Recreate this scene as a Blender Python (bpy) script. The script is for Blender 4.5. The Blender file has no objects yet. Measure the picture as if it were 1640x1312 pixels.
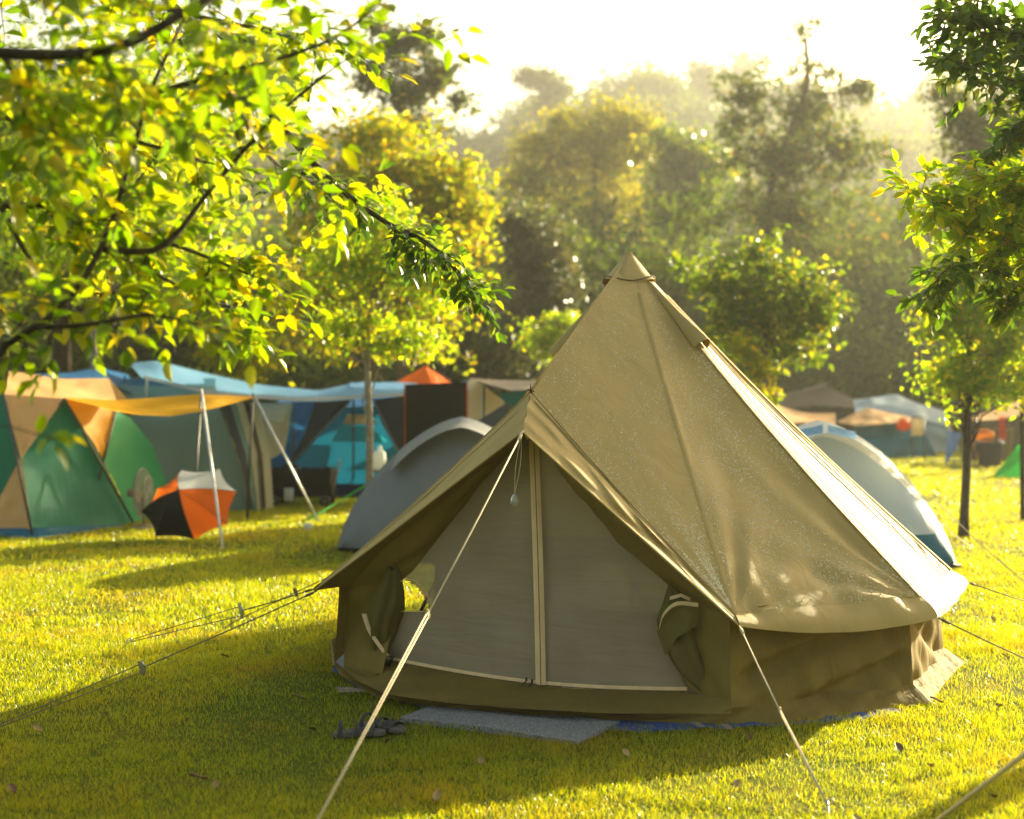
import bpy, math, random
import numpy as np
from mathutils import Vector, Matrix
random.seed(7); rng = np.random.default_rng(7)
S = bpy.context.scene
COL = S.collection
R = math.radians

# ------------------------------------------------------------------ camera
F = 2278.0; CX = 820.0; HY = 640.0; CH = 1.7       # focal length in photo pixels, principal column, horizon row, eye height
cd = bpy.data.cameras.new('camera'); cam = bpy.data.objects.new('camera', cd); COL.objects.link(cam)
cd.lens = 50; cd.sensor_width = 36; cd.shift_y = -16/1640; cd.clip_end = 3000; cd.clip_start = .05
cam.location = (0, 0, CH); cam.rotation_euler = (R(90), 0, 0)
cd.dof.use_dof = True; cd.dof.focus_distance = 8.0; cd.dof.aperture_fstop = 1.5; cd.dof.aperture_blades = 9
S.camera = cam
# ------------------------------------------------------------------ world, sun, exposure
SUN_EL, SUN_AZ = 17.5, 47.0                         # azimuth from +X towards +Y
w = bpy.data.worlds.new('World'); S.world = w; w.use_nodes = True
nt = w.node_tree; bg = nt.nodes['Background']
sky = nt.nodes.new('ShaderNodeTexSky'); sky.sky_type = 'NISHITA'; sky.sun_disc = False
sky.sun_elevation = R(SUN_EL); sky.sun_rotation = R(90-SUN_AZ); sky.air_density = 1.3; sky.dust_density = 4.5; sky.ozone_density = .6
wm = nt.nodes.new('ShaderNodeVectorMath'); wm.operation = 'MULTIPLY'; wm.inputs[1].default_value = (1.02, .985, .84)     # warm white balance
nt.links.new(sky.outputs[0], wm.inputs[0]); nt.links.new(wm.outputs[0], bg.inputs[0]); bg.inputs[1].default_value = .08
sl = bpy.data.lights.new('sun', 'SUN'); sl.energy = 5; sl.angle = R(.5); sl.color = (1, .885, .57)
so = bpy.data.objects.new('sun', sl); COL.objects.link(so)
sd = Vector((math.cos(R(SUN_AZ))*math.cos(R(SUN_EL)), math.sin(R(SUN_AZ))*math.cos(R(SUN_EL)), math.sin(R(SUN_EL))))
so.rotation_euler = sd.to_track_quat('Z', 'Y').to_euler()
S.view_settings.view_transform = 'Standard'; S.view_settings.look = 'None'; S.view_settings.gamma = 1
S.view_settings.exposure = 1.95
S.render.engine = 'CYCLES'
cy = S.cycles; cy.use_denoising = True; cy.max_bounces = 8; cy.diffuse_bounces = 3; cy.glossy_bounces = 2; cy.transmission_bounces = 3
cy.volume_bounces = 1; cy.transparent_max_bounces = 6; cy.caustics_reflective = False; cy.caustics_refractive = False
cy.sample_clamp_indirect = 6

# ------------------------------------------------------------------ helpers
def W(px, py, Y): return Vector(((px-CX)/F*Y, Y, CH-(py-HY)/F*Y))
def G(px, py, z=0.0):
    Y = (CH-z)*F/(py-HY); return Vector(((px-CX)/F*Y, Y, z))
def tag(o, label=None, cat=None, group=None, kind=None):
    if label: o['label'] = label
    if cat: o['category'] = cat
    if group: o['group'] = group
    if kind: o['kind'] = kind
    return o
def empty(name, loc, label, cat, group=None):
    o = bpy.data.objects.new(name, None); COL.objects.link(o); o.location = loc; o.empty_display_size = .1
    return tag(o, label, cat, group)
def link(name, me, mat, parent=None, smooth=True):
    o = bpy.data.objects.new(name, me); COL.objects.link(o)
    for m in (mat if isinstance(mat, (list, tuple)) else [mat]): me.materials.append(m)
    if smooth: me.polygons.foreach_set('use_smooth', [True]*len(me.polygons))
    if parent is not None:
        o.parent = parent
        q = parent; off = Vector((0, 0, 0))
        while q is not None: off += q.location; q = q.parent
        o.location = -off
    return o
def np_mesh(name, V, groups, matidx=None):
    """V (n,3); groups: list of int arrays (k,m) of faces with m corners"""
    me = bpy.data.meshes.new(name)
    V = np.asarray(V, np.float32); me.vertices.add(len(V)); me.vertices.foreach_set('co', V.ravel())
    loops = np.concatenate([g.ravel() for g in groups]).astype(np.int32)
    tot = np.concatenate([np.full(len(g), g.shape[1], np.int32) for g in groups])
    st = np.concatenate([[0], np.cumsum(tot)[:-1]]).astype(np.int32)
    me.loops.add(len(loops)); me.loops.foreach_set('vertex_index', loops)
    me.polygons.add(len(tot)); me.polygons.foreach_set('loop_start', st)
    me.update(calc_edges=True)
    return me
class MB:
    """collects faces into one mesh"""
    def __init__(s): s.v = []; s.f = []; s.m = []; s.cur = 0
    def grid(s, P, close=False):
        n = len(P); m = len(P[0]); b = len(s.v)
        for r in P: s.v += [tuple(p) for p in r]
        for i in range(n-1):
            for j in range(m if close else m-1):
                k = (j+1) % m
                s.f.append((b+i*m+j, b+i*m+k, b+(i+1)*m+k, b+(i+1)*m+j)); s.m.append(s.cur)
        return s
    def tube(s, pts, r, n=6, cap=True):
        pts = [Vector(p) for p in pts]
        rs = r if isinstance(r, (list, tuple)) else [r]*len(pts)
        rows = []; up = None
        for i, p in enumerate(pts):
            t = (pts[min(i+1, len(pts)-1)]-pts[max(i-1, 0)])
            if t.length < 1e-9: t = Vector((0, 0, 1))
            t.normalize()
            if up is None:
                up = t.orthogonal().normalized()
            up = (up-t*up.dot(t)); up = up.normalized() if up.length > 1e-6 else t.orthogonal().normalized()
            b = t.cross(up)
            rows.append([p+(up*math.cos(a)+b*math.sin(a))*rs[i] for a in [2*math.pi*k/n for k in range(n)]])
        s.grid(rows, True)
        if cap:
            B = len(s.v)
            e = B-n; a = B-n*len(pts)
            s.f.append(tuple(range(e, B))); s.m.append(s.cur); s.f.append(tuple(range(a+n-1, a-1, -1))); s.m.append(s.cur)
        return s
    def box(s, c, size, rz=0, bev=0, rx=0, ry=0):
        M = Matrix.Rotation(rz, 3, 'Z') @ Matrix.Rotation(ry, 3, 'Y') @ Matrix.Rotation(rx, 3, 'X')
        hx, hy, hz = [q/2 for q in size]; b = min(bev, hx*.9, hy*.9, hz*.9) if bev else min(hx, hy, hz)*.12
        # chamfered box made of stacked rings
        rows = []
        for z, k in ((-hz, b), (-hz+b, 0), (hz-b, 0), (hz, b)):
            x, y = hx-k, hy-k; bb = b
            ring = [(x-bb+k, -y), (x, -y+bb-k), (x, y-bb+k), (x-bb+k, y), (-x+bb-k, y), (-x, y-bb+k), (-x, -y+bb-k), (-x+bb-k, -y)]
            rows.append([Vector(c)+M @ Vector((q[0], q[1], z)) for q in ring])
        s.grid(rows, True); B = len(s.v)
        s.f.append(tuple(range(B-8, B))); s.m.append(s.cur); s.f.append(tuple(range(B-32+7, B-33, -1))); s.m.append(s.cur)
        return s
    def lathe(s, c, prof, n=16, M=None):
        rows = []
        for r, z in prof:
            row = []
            for k in range(n):
                a = 2*math.pi*k/n; p = Vector((r*math.cos(a), r*math.sin(a), z))
                if M: p = M @ p
                row.append(Vector(c)+p)
            rows.append(row)
        return s.grid(rows, True)
    def mesh(s, name):
        me = bpy.data.meshes.new(name); me.from_pydata([tuple(v) for v in s.v], [], s.f)
        me.polygons.foreach_set('material_index', s.m); me.update(); return me
    def build(s, name, mat, parent=None, smooth=True): return link(name, s.mesh(name), mat, parent, smooth)
def lerp(a, b, t): return a+(b-a)*t
def samp(pl, t):
    """point at fraction t of a polyline by length, lightly rounded"""
    pl = [Vector(p) for p in pl]; L = [0]
    for a, b in zip(pl, pl[1:]): L.append(L[-1]+(b-a).length)
    d = t*L[-1]
    for i in range(len(pl)-1):
        if d <= L[i+1]+1e-9:
            q = (d-L[i])/max(L[i+1]-L[i], 1e-9); return pl[i].lerp(pl[i+1], q)
    return pl[-1]
def smooth_line(pts, n=24):
    """Catmull-Rom through the points"""
    P = [Vector(p) for p in pts]; P = [P[0]*2-P[1]]+P+[P[-1]*2-P[-2]]; out = []
    k = len(P)-3
    for i in range(n+1):
        u = i/n*k; a = min(int(u), k-1); t = u-a
        p0, p1, p2, p3 = P[a:a+4]
        out.append(.5*((2*p1)+(p2-p0)*t+(2*p0-5*p1+4*p2-p3)*t*t+(3*p1-p0-3*p2+p3)*t**3))
    return out
def sheet(a, b, n=14, m=14, sag=0.0, down=0.0, wr=0.0, wf=7, seed=0):
    """cloth between two polylines a and b"""
    rr = random.Random(seed); ph = [rr.uniform(0, 6.28) for _ in range(6)]
    rows = []
    A = [samp(a, i/n) for i in range(n+1)]; B = [samp(b, i/n) for i in range(n+1)]
    nn = (B[n//2]-A[n//2]).cross(A[-1]-A[0])
    if nn.length < 1e-6: nn = (B[-1]-B[0]).cross(B[n//2]-A[n//2])
    nn.normalize()
    for i in range(n+1):
        row = []
        for j in range(m+1):
            u, v = i/n, j/m; p = A[i].lerp(B[i], v)
            k = 16*u*(1-u)*v*(1-v)
            wv = math.sin(wf*(u*1.3+v*.5)+ph[0]+1.5*math.sin(3*v+ph[1]))+.6*math.sin(wf*1.9*(u*.8-v*.6)+ph[2])+.4*math.sin(wf*3.1*(u+.3*v)+ph[3])
            e = min(1, 6*min(u, 1-u)+.15)*min(1, 6*min(v, 1-v)+.15)
            row.append(p-nn*sag*k-Vector((0, 0, down*k))+nn*wr*wv*e)
        rows.append(row)
    return rows
def vnoise(x, y, s, seed=0):
    """smooth value noise for numpy arrays"""
    g = np.random.default_rng(seed).random((256, 256))
    X = x/s+100; Y = y/s+100; i = np.floor(X).astype(int); j = np.floor(Y).astype(int); u = X-i; v = Y-j
    u = u*u*(3-2*u); v = v*v*(3-2*v)
    a = g[i % 256, j % 256]; b = g[(i+1) % 256, j % 256]; c = g[i % 256, (j+1) % 256]; d = g[(i+1) % 256, (j+1) % 256]
    return (a*(1-u)+b*u)*(1-v)+(c*(1-u)+d*u)*v

# ------------------------------------------------------------------ materials
def nodes(name):
    m = bpy.data.materials.new(name); m.use_nodes = True; t = m.node_tree; t.nodes.clear()
    o = t.nodes.new('ShaderNodeOutputMaterial'); return m, t, o
def N(t, typ, **k):
    n = t.nodes.new(typ)
    for a, b in k.items():
        if a.startswith('i_'): n.inputs[a[2:].replace('_', ' ')].default_value = b
        else: setattr(n, a, b)
    return n
def ramp(t, stops, fac=None):
    r = t.nodes.new('ShaderNodeValToRGB'); e = r.color_ramp.elements
    while len(e) < len(stops): e.new(.5)
    for q, (p, c) in zip(e, stops): q.position = p; q.color = (*c, 1)
    if fac is not None: t.links.new(fac, r.inputs[0])
    return r
def cloth(name, col, rough=.75, var=.12, bump=.25, trans=.25, scale=2.5, weave=0, spec=.3, tcol=None, wstretch=(1, 1, .35)):
    """tent fabric: mottled base, creases, weave, lets some light through"""
    m, t, o = nodes(name); L = t.links.new
    tc = N(t, 'ShaderNodeTexCoord'); mp = N(t, 'ShaderNodeMapping'); mp.inputs['Scale'].default_value = wstretch
    L(tc.outputs['Object'], mp.inputs[0])
    n1 = N(t, 'ShaderNodeTexNoise', i_Scale=scale, i_Detail=6.0, i_Roughness=.6); L(mp.outputs[0], n1.inputs['Vector'])
    c1 = tuple(max(0, c*(1-var)) for c in col); c2 = tuple(min(1, c*(1+var)) for c in col)
    r = ramp(t, [(.3, c1), (.7, c2)], n1.outputs['Fac'])
    pb = N(t, 'ShaderNodeBsdfPrincipled', i_Roughness=rough); pb.inputs['Specular IOR Level'].default_value = spec
    L(r.outputs[0], pb.inputs['Base Color'])
    n2 = N(t, 'ShaderNodeTexNoise', i_Scale=scale*2.4, i_Detail=4.0, i_Distortion=.8); L(mp.outputs[0], n2.inputs['Vector'])
    b1 = N(t, 'ShaderNodeBump', i_Strength=bump, i_Distance=.03); L(n2.outputs['Fac'], b1.inputs['Height'])
    last = b1
    if weave:
        n3 = N(t, 'ShaderNodeTexNoise', i_Scale=weave, i_Detail=2.0); L(tc.outputs['Object'], n3.inputs['Vector'])
        b2 = N(t, 'ShaderNodeBump', i_Strength=.35, i_Distance=.002); L(n3.outputs['Fac'], b2.inputs['Height']); L(b1.outputs[0], b2.inputs['Normal']); last = b2
    L(last.outputs[0], pb.inputs['Normal'])
    if trans:
        tr = N(t, 'ShaderNodeBsdfTranslucent'); tr.inputs[0].default_value = (*(tcol or col), 1)
        mx = N(t, 'ShaderNodeMixShader'); mx.inputs[0].default_value = trans
        L(pb.outputs[0], mx.inputs[1]); L(tr.outputs[0], mx.inputs[2]); L(mx.outputs[0], o.inputs[0])
    else: L(pb.outputs[0], o.inputs[0])
    return m
def solid(name, col, rough=.6, metal=0, var=.15, scale=12, bump=.15, spec=.5):
    m, t, o = nodes(name); L = t.links.new
    tc = N(t, 'ShaderNodeTexCoord'); n1 = N(t, 'ShaderNodeTexNoise', i_Scale=scale, i_Detail=5.0); L(tc.outputs['Object'], n1.inputs['Vector'])
    r = ramp(t, [(.3, tuple(c*(1-var) for c in col)), (.7, tuple(min(1, c*(1+var)) for c in col))], n1.outputs['Fac'])
    pb = N(t, 'ShaderNodeBsdfPrincipled', i_Roughness=rough, i_Metallic=metal); pb.inputs['Specular IOR Level'].default_value = spec
    b = N(t, 'ShaderNodeBump', i_Strength=bump, i_Distance=.01); L(n1.outputs['Fac'], b.inputs['Height']); L(b.outputs[0], pb.inputs['Normal'])
    L(r.outputs[0], pb.inputs['Base Color']); L(pb.outputs[0], o.inputs[0]); return m
def foliage(name, stops, trans=.5, tgain=1.6, rough=.6, spec=.12, clump=0.0, cstops=None, tt=(1.15, 1.0, .35)):
    """leaves: colour differs from leaf to leaf, light shines through"""
    m, t, o = nodes(name); L = t.links.new
    g = N(t, 'ShaderNodeNewGeometry'); r = ramp(t, stops, g.outputs['Random Per Island'])
    col = r.outputs[0]
    if clump:
        tc = N(t, 'ShaderNodeTexCoord'); n1 = N(t, 'ShaderNodeTexNoise', i_Scale=clump, i_Detail=3.0); L(tc.outputs['Object'], n1.inputs['Vector'])
        r2 = ramp(t, [(.50, (0, 0, 0)), (.68, (1, 1, 1))], n1.outputs['Fac'])
        rc = ramp(t, cstops, g.outputs['Random Per Island'])
        mc = N(t, 'ShaderNodeMix', data_type='RGBA'); L(r2.outputs[0], mc.inputs[0]); L(col, mc.inputs[6]); L(rc.outputs[0], mc.inputs[7]); col = mc.outputs[2]
    pb = N(t, 'ShaderNodeBsdfPrincipled', i_Roughness=rough); pb.inputs['Specular IOR Level'].default_value = spec; L(col, pb.inputs['Base Color'])
    vm = N(t, 'ShaderNodeVectorMath', operation='MULTIPLY'); L(col, vm.inputs[0]); vm.inputs[1].default_value = tuple(q*tgain for q in tt)
    tr = N(t, 'ShaderNodeBsdfTranslucent'); L(vm.outputs[0], tr.inputs[0])
    mx = N(t, 'ShaderNodeMixShader'); mx.inputs[0].default_value = trans
    L(pb.outputs[0], mx.inputs[1]); L(tr.outputs[0], mx.inputs[2]); L(mx.outputs[0], o.inputs[0]); return m

GR = [(0, (.10, .155, .006)), (.5, (.19, .235, .008)), (.88, (.26, .27, .010)), (1, (.34, .29, .04))]
M_grass = foliage('grass_blade', GR, trans=.55, tgain=2.5, rough=.3, spec=.5, clump=1.1,
                  cstops=[(0, (.17, .18, .012)), (.7, (.25, .22, .015)), (1, (.32, .24, .05))], tt=(1.17, 1.0, .06))
LG = [(0, (.05, .115, .008)), (.45, (.10, .175, .008)), (.85, (.18, .225, .01)), (.96, (.27, .25, .01)), (1, (.40, .26, .01))]
M_leaf_near = foliage('leaf_overhang', LG, trans=.62, tgain=2.6, rough=.3, spec=.7, tt=(1.2, 1.0, .06))
M_leaf_dark = foliage('leaf_glossy', [(0, (.03, .075, .012)), (.7, (.06, .12, .015)), (.9, (.12, .18, .02)), (1, (.20, .20, .03))], trans=.5, tgain=2.3, rough=.3, spec=.6, tt=(1.1, 1.0, .15))
M_leaf_young_lit = foliage('leaf_young_lit', [(0, (.08, .16, .006)), (.7, (.17, .24, .008)), (1, (.34, .29, .012))], trans=.66, tgain=3.0, rough=.35, spec=.5, tt=(1.15, 1.0, .12))  # young leaves; also sunlight painted into some corner tree limbs
M_leaf_gold = foliage('leaf_golden', [(0, (.10, .165, .006)), (.6, (.20, .23, .006)), (.85, (.30, .26, .006)), (1, (.42, .28, .008))], trans=.6, tgain=2.3, rough=.5, tt=(1.15, 1.0, .12))
M_leaf_sunlit = foliage('leaf_sunlit_crown', [(0, (.10, .13, .01)), (.7, (.20, .20, .012)), (1, (.28, .25, .02))], trans=.55, tgain=2.2, rough=.8, spec=.05)
M_leaf_broad = foliage('leaf_broad', [(0, (.045, .09, .014)), (.7, (.09, .14, .016)), (.88, (.20, .22, .012)), (1, (.28, .24, .02))], trans=.58, tgain=2.2, rough=.4, spec=.4, tt=(1.1, 1, .1))
M_leaf_mid = foliage('leaf_midgreen', [(0, (.03, .065, .014)), (.6, (.06, .10, .02)), (.9, (.14, .17, .012)), (1, (.24, .20, .02))], trans=.52, tgain=2.6, rough=.35, spec=.6, tt=(1.15, 1, .1))
M_leaf_grey = foliage('leaf_greygreen', [(0, (.05, .07, .03)), (.7, (.09, .10, .045)), (1, (.16, .13, .06))], trans=.4, tgain=1.5, rough=.4, spec=.7, tt=(1, .95, .5))
M_leaf_airy = foliage('leaf_open_crown', [(0, (.03, .05, .010)), (.7, (.06, .095, .014)), (.93, (.12, .14, .015)), (1, (.22, .12, .02))], trans=.45, tgain=1.9, rough=.8, spec=.05)
M_forest = foliage('leaf_forest', [(0, (.02, .045, .006)), (.6, (.045, .082, .010)), (1, (.085, .125, .012))], trans=.4, tgain=2.1, rough=.8, spec=.05, clump=.045,
                   cstops=[(0, (.06, .09, .008)), (1, (.14, .15, .01))])
M_bark = solid('bark', (.13, .10, .07), .9, var=.4, scale=25, bump=.8, spec=.15)
M_bark_dark = solid('bark_dark', (.055, .042, .03), .9, var=.4, scale=25, bump=.8, spec=.15)
M_bark_pale = solid('bark_pale', (.26, .21, .15), .9, var=.35, scale=20, bump=.6, spec=.15)

# ------------------------------------------------------------------ ground
def ground_mat():
    m, t, o = nodes('lawn_soil'); L = t.links.new
    tc = N(t, 'ShaderNodeTexCoord')
    n1 = N(t, 'ShaderNodeTexNoise', i_Scale=.9, i_Detail=8.0, i_Roughness=.65); L(tc.outputs['Object'], n1.inputs['Vector'])
    n2 = N(t, 'ShaderNodeTexNoise', i_Scale=45, i_Detail=6.0); L(tc.outputs['Object'], n2.inputs['Vector'])
    r1 = ramp(t, [(.35, (.11, .16, .008)), (.55, (.17, .19, .010)), (.72, (.20, .17, .025))], n1.outputs['Fac'])
    r2 = ramp(t, [(.3, (.35, .35, .3)), (.7, (1, 1, 1))], n2.outputs['Fac'])
    mx = N(t, 'ShaderNodeMix', data_type='RGBA', blend_type='MULTIPLY'); mx.inputs[0].default_value = 1
    L(r1.outputs[0], mx.inputs[6]); L(r2.outputs[0], mx.inputs[7])
    pb = N(t, 'ShaderNodeBsdfPrincipled', i_Roughness=.95); pb.inputs['Specular IOR Level'].default_value = .1
    L(mx.outputs[2], pb.inputs['Base Color'])
    b = N(t, 'ShaderNodeBump', i_Strength=1.0, i_Distance=.04); L(n2.outputs['Fac'], b.inputs['Height']); L(b.outputs[0], pb.inputs['Normal'])
    L(pb.outputs[0], o.inputs[0]); return m
M_ground = ground_mat()
mb = MB(); xs = [-300+60*i for i in range(11)]; ys = [-60+60*i for i in range(8)]
mb.grid([[(x, y, 0) for x in xs] for y in ys])
g = mb.build('ground', M_ground); tag(g, kind='structure')

def inside(x, y, poly):
    r = np.ones(len(x), bool); n = len(poly); c = Vector((sum(p.x for p in poly)/n, sum(p.y for p in poly)/n))
    for i in range(n):
        a, b = poly[i], poly[(i+1) % n]; f = lambda u, v: (b.x-a.x)*(v-a.y)-(b.y-a.y)*(u-a.x)
        r &= (f(x, y)*f(c.x, c.y) > 0)
    return r
def grass_field():
    Vs = []; base = 0; q4 = []; q3 = []
    shells = [(4.9, 7.2, 15000, .022, .0024), (7.2, 10.5, 10000, .024, .0030), (10.5, 15, 4500, .028, .0048), (15, 23, 1600, .030, .009), (23, 34, 450, .034, .018), (34, 62, 110, .04, .04)]
    for y0, y1, dens, h0, w0 in shells:
        hw = lambda y: .36*y*1.32+.8
        n = int(dens*(hw(y0)+hw(y1))*(y1-y0))
        y = rng.uniform(y0, y1, n); x = rng.uniform(-1, 1, n)*hw(y1)
        k = np.abs(x) < hw(y)
        # tufts: reject by noise
        nz = vnoise(x, y, .11, 1)*.6+vnoise(x, y, .4, 2)*.4
        k &= rng.random(n) < (.35+1.0*nz)*np.clip(1.9-1.7*vnoise(x, y, 1.1, 12)-.5*vnoise(x, y, .3, 13), .3, 1)
        # not inside the bell tent or under the mat
        k &= ((x-.8)**2+(y-9.35)**2 > 1.97**2)
        k &= ~inside(x, y, [G(a, b) for a, b in ((643, 1158), (925, 1195), (992, 1163), (990, 1140), (706, 1125))])
        x = x[k]; y = y[k]; nz = nz[k]; n = len(x)
        h = h0*(.35+.9*nz+.5*vnoise(x, y, 1.6, 15))*rng.uniform(.6, 1.35, n)*(1+.5*(vnoise(x, y, .9, 5) > .72))
        wd = w0*rng.uniform(.6, 1.3, n); a = rng.uniform(0, 2*np.pi, n)
        la = rng.uniform(0, 2*np.pi, n); ln = h*rng.uniform(.2, 1.1, n)
        dx = np.cos(a)*wd/2; dy = np.sin(a)*wd/2; lx = np.cos(la)*ln; ly = np.sin(la)*ln
        z = np.zeros(n)-.002
        P = np.empty((n, 5, 3), np.float32)
        P[:, 0] = np.stack([x-dx, y-dy, z], 1); P[:, 1] = np.stack([x+dx, y+dy, z], 1)
        P[:, 2] = np.stack([x+dx*.8+lx*.35, y+dy*.8+ly*.35, h*.6], 1); P[:, 3] = np.stack([x-dx*.8+lx*.35, y-dy*.8+ly*.35, h*.6], 1)
        P[:, 4] = np.stack([x+lx, y+ly, h], 1)
        i = base+np.arange(n)[:, None]*5
        q4.append(i+np.array([0, 1, 2, 3])); q3.append(i+np.array([3, 2, 4])); base += n*5
        Vs.append(P.reshape(-1, 3))
    me = np_mesh('grass', np.concatenate(Vs), [np.concatenate(q4), np.concatenate(q3)])
    print('grass blades', base//5)
    return tag(link('grass', me, M_grass, smooth=False), 'short sunlit yellow green grass of the camping lawn', 'grass', kind='stuff')
grass_field()

# ------------------------------------------------------------------ leaves and trees
def unit(a): return a/np.maximum(np.linalg.norm(a, axis=-1, keepdims=True), 1e-9)
def leaf_mesh(name, P, D, Nn, Ln, Wd, fine=False):
    """one leaf per row: base P, direction D, normal Nn, length Ln, width Wd"""
    P = np.asarray(P, float); D = unit(np.asarray(D, float)); Nn = np.asarray(Nn, float); Sd = unit(np.cross(D, Nn)); Nn = np.cross(Sd, D)
    n = len(P); Ln = np.broadcast_to(Ln, (n,))[:, None]; Wd = np.broadcast_to(Wd, (n,))[:, None]
    if fine:
        f = .16*Wd*Nn; cu = -.12*Ln*Nn
        V = np.stack([P, P+D*Ln*.3-Sd*Wd*.46+f, P+D*Ln*.3+Sd*Wd*.46+f, P+D*Ln*.34+cu*.1,
                      P+D*Ln*.68-Sd*Wd*.36+f+cu*.5, P+D*Ln*.68+Sd*Wd*.36+f+cu*.5, P+D*Ln*.7+cu*.5, P+D*Ln+cu*1.3], 1)
        i = np.arange(n)[:, None]*8
        q = np.concatenate([i+np.array([1, 3, 6, 4]), i+np.array([3, 2, 5, 6])]); tr = np.concatenate([i+np.array(k) for k in ([0, 3, 1], [0, 2, 3], [4, 6, 7], [6, 5, 7])])
        return np_mesh(name, V.reshape(-1, 3), [q, tr])
    V = np.stack([P, P+D*Ln*.45-Sd*Wd*.5+Nn*Wd*.12, P+D*Ln, P+D*Ln*.45+Sd*Wd*.5+Nn*Wd*.12], 1)
    i = np.arange(n)[:, None]*4
    return np_mesh(name, V.reshape(-1, 3), [i+np.array([0, 1, 2, 3])])
def rand_dir(n): return unit(rng.normal(size=(n, 3)))
def blob_points(blobs, n, clump_r, per, edge=.55):
    """leaf positions gathered in clumps spread through ellipsoid blobs (cx,cy,cz,rx,ry,rz,weight)"""
    B = np.array(blobs, float); wt = B[:, 6]/B[:, 6].sum()
    k = rng.choice(len(B), n, p=wt); d = rand_dir(n); r = rng.random((n, 1))**edge
    lob = 1+.55*(vnoise(d[:, 0]*3+k*7, d[:, 1]*3+d[:, 2]*4.1, .9, 21)-.42)+.18*rng.standard_exponential(n)*(rng.random(n) < .35)
    C = B[k, :3]+d*r*lob[:, None]*B[k, 3:6]
    P = np.repeat(C, per, 0)+rng.normal(size=(n*per, 3))*clump_r*rng.uniform(.35, 1.5, (n, 1)).repeat(per, 0)*np.array([1.15, 1.15, .7])
    return C, P
def wpoint(px, py, Y): v = W(px, py, Y); return [v.x, v.y, v.z]
def pblob(px, py, Y, rx, ry, wt=None, ryd=None):
    """blob given at a photo column/row and distance, radii in photo pixels"""
    v = W(px, py, Y); s = Y/F; a, b = rx*s, ry*s
    return [v.x, v.y, v.z, a, (ryd or a*.9), b, (wt*s*s if wt else a*b)]
def limb(mb, p0, p1, r0, r1, n=5, wob=.06, seg=6, sag=0):
    p0 = Vector(p0); p1 = Vector(p1); L = (p1-p0).length; pts = []; rs = []
    for i in range(seg+1):
        t = i/seg; o = Vector(rng.normal(size=3))*wob*L*(math.sin(t*math.pi)*.5)
        pts.append(p0.lerp(p1, t)+o+Vector((0, 0, sag*math.sin(t*math.pi)))); rs.append(lerp(r0, r1, t))
    mb.tube(pts, rs, n); return pts
def tree(name, label, base, forks, blobs, n, per, clump_r, leaf, mat, bark, r0, cat='tree', group=None, flat=.3, fine=False, nb=22, edge=.55, par=None, r_top=.45):
    """trunk follows the points in forks; limbs run from the trunk into the crown clumps"""
    e = empty(name, base, label, cat, group)
    C, P = blob_points(blobs, n, clump_r, per, edge)
    P = P[P[:, 2] > .3]
    mb = MB(); tp = smooth_line([base]+forks, 14)
    zs = [p.z for p in tp]
    mb.tube(tp, [r0*lerp(1.25 if i == 0 else 1, r_top, i/14) for i in range(15)], 9)
    for k in range(min(nb, len(C))):
        c = Vector(C[rng.integers(len(C))]); cand = [i for i, p in enumerate(tp) if p.z < c.z-.05] or [len(tp)-1]
        i = cand[-1] if rng.random() < .5 else cand[int(rng.integers(len(cand)//2, len(cand)))]
        L = (c-tp[i]).length
        limb(mb, tp[i], c, r0*.30*(1-.5*i/14), r0*.05, 5, .12, 6, L*.08)
    mb.build('trunk', bark, e)
    m = len(P); D = rand_dir(m); D[:, 2] -= .25; Nn = rand_dir(m)*(1-flat)+np.array([0, 0, 1])*flat*2
    me = leaf_mesh('crown', P, D, Nn, leaf*rng.uniform(.7, 1.3, m), leaf*.55*rng.uniform(.7, 1.3, m), fine)
    link('crown', me, mat, e, smooth=False)
    return e

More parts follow.
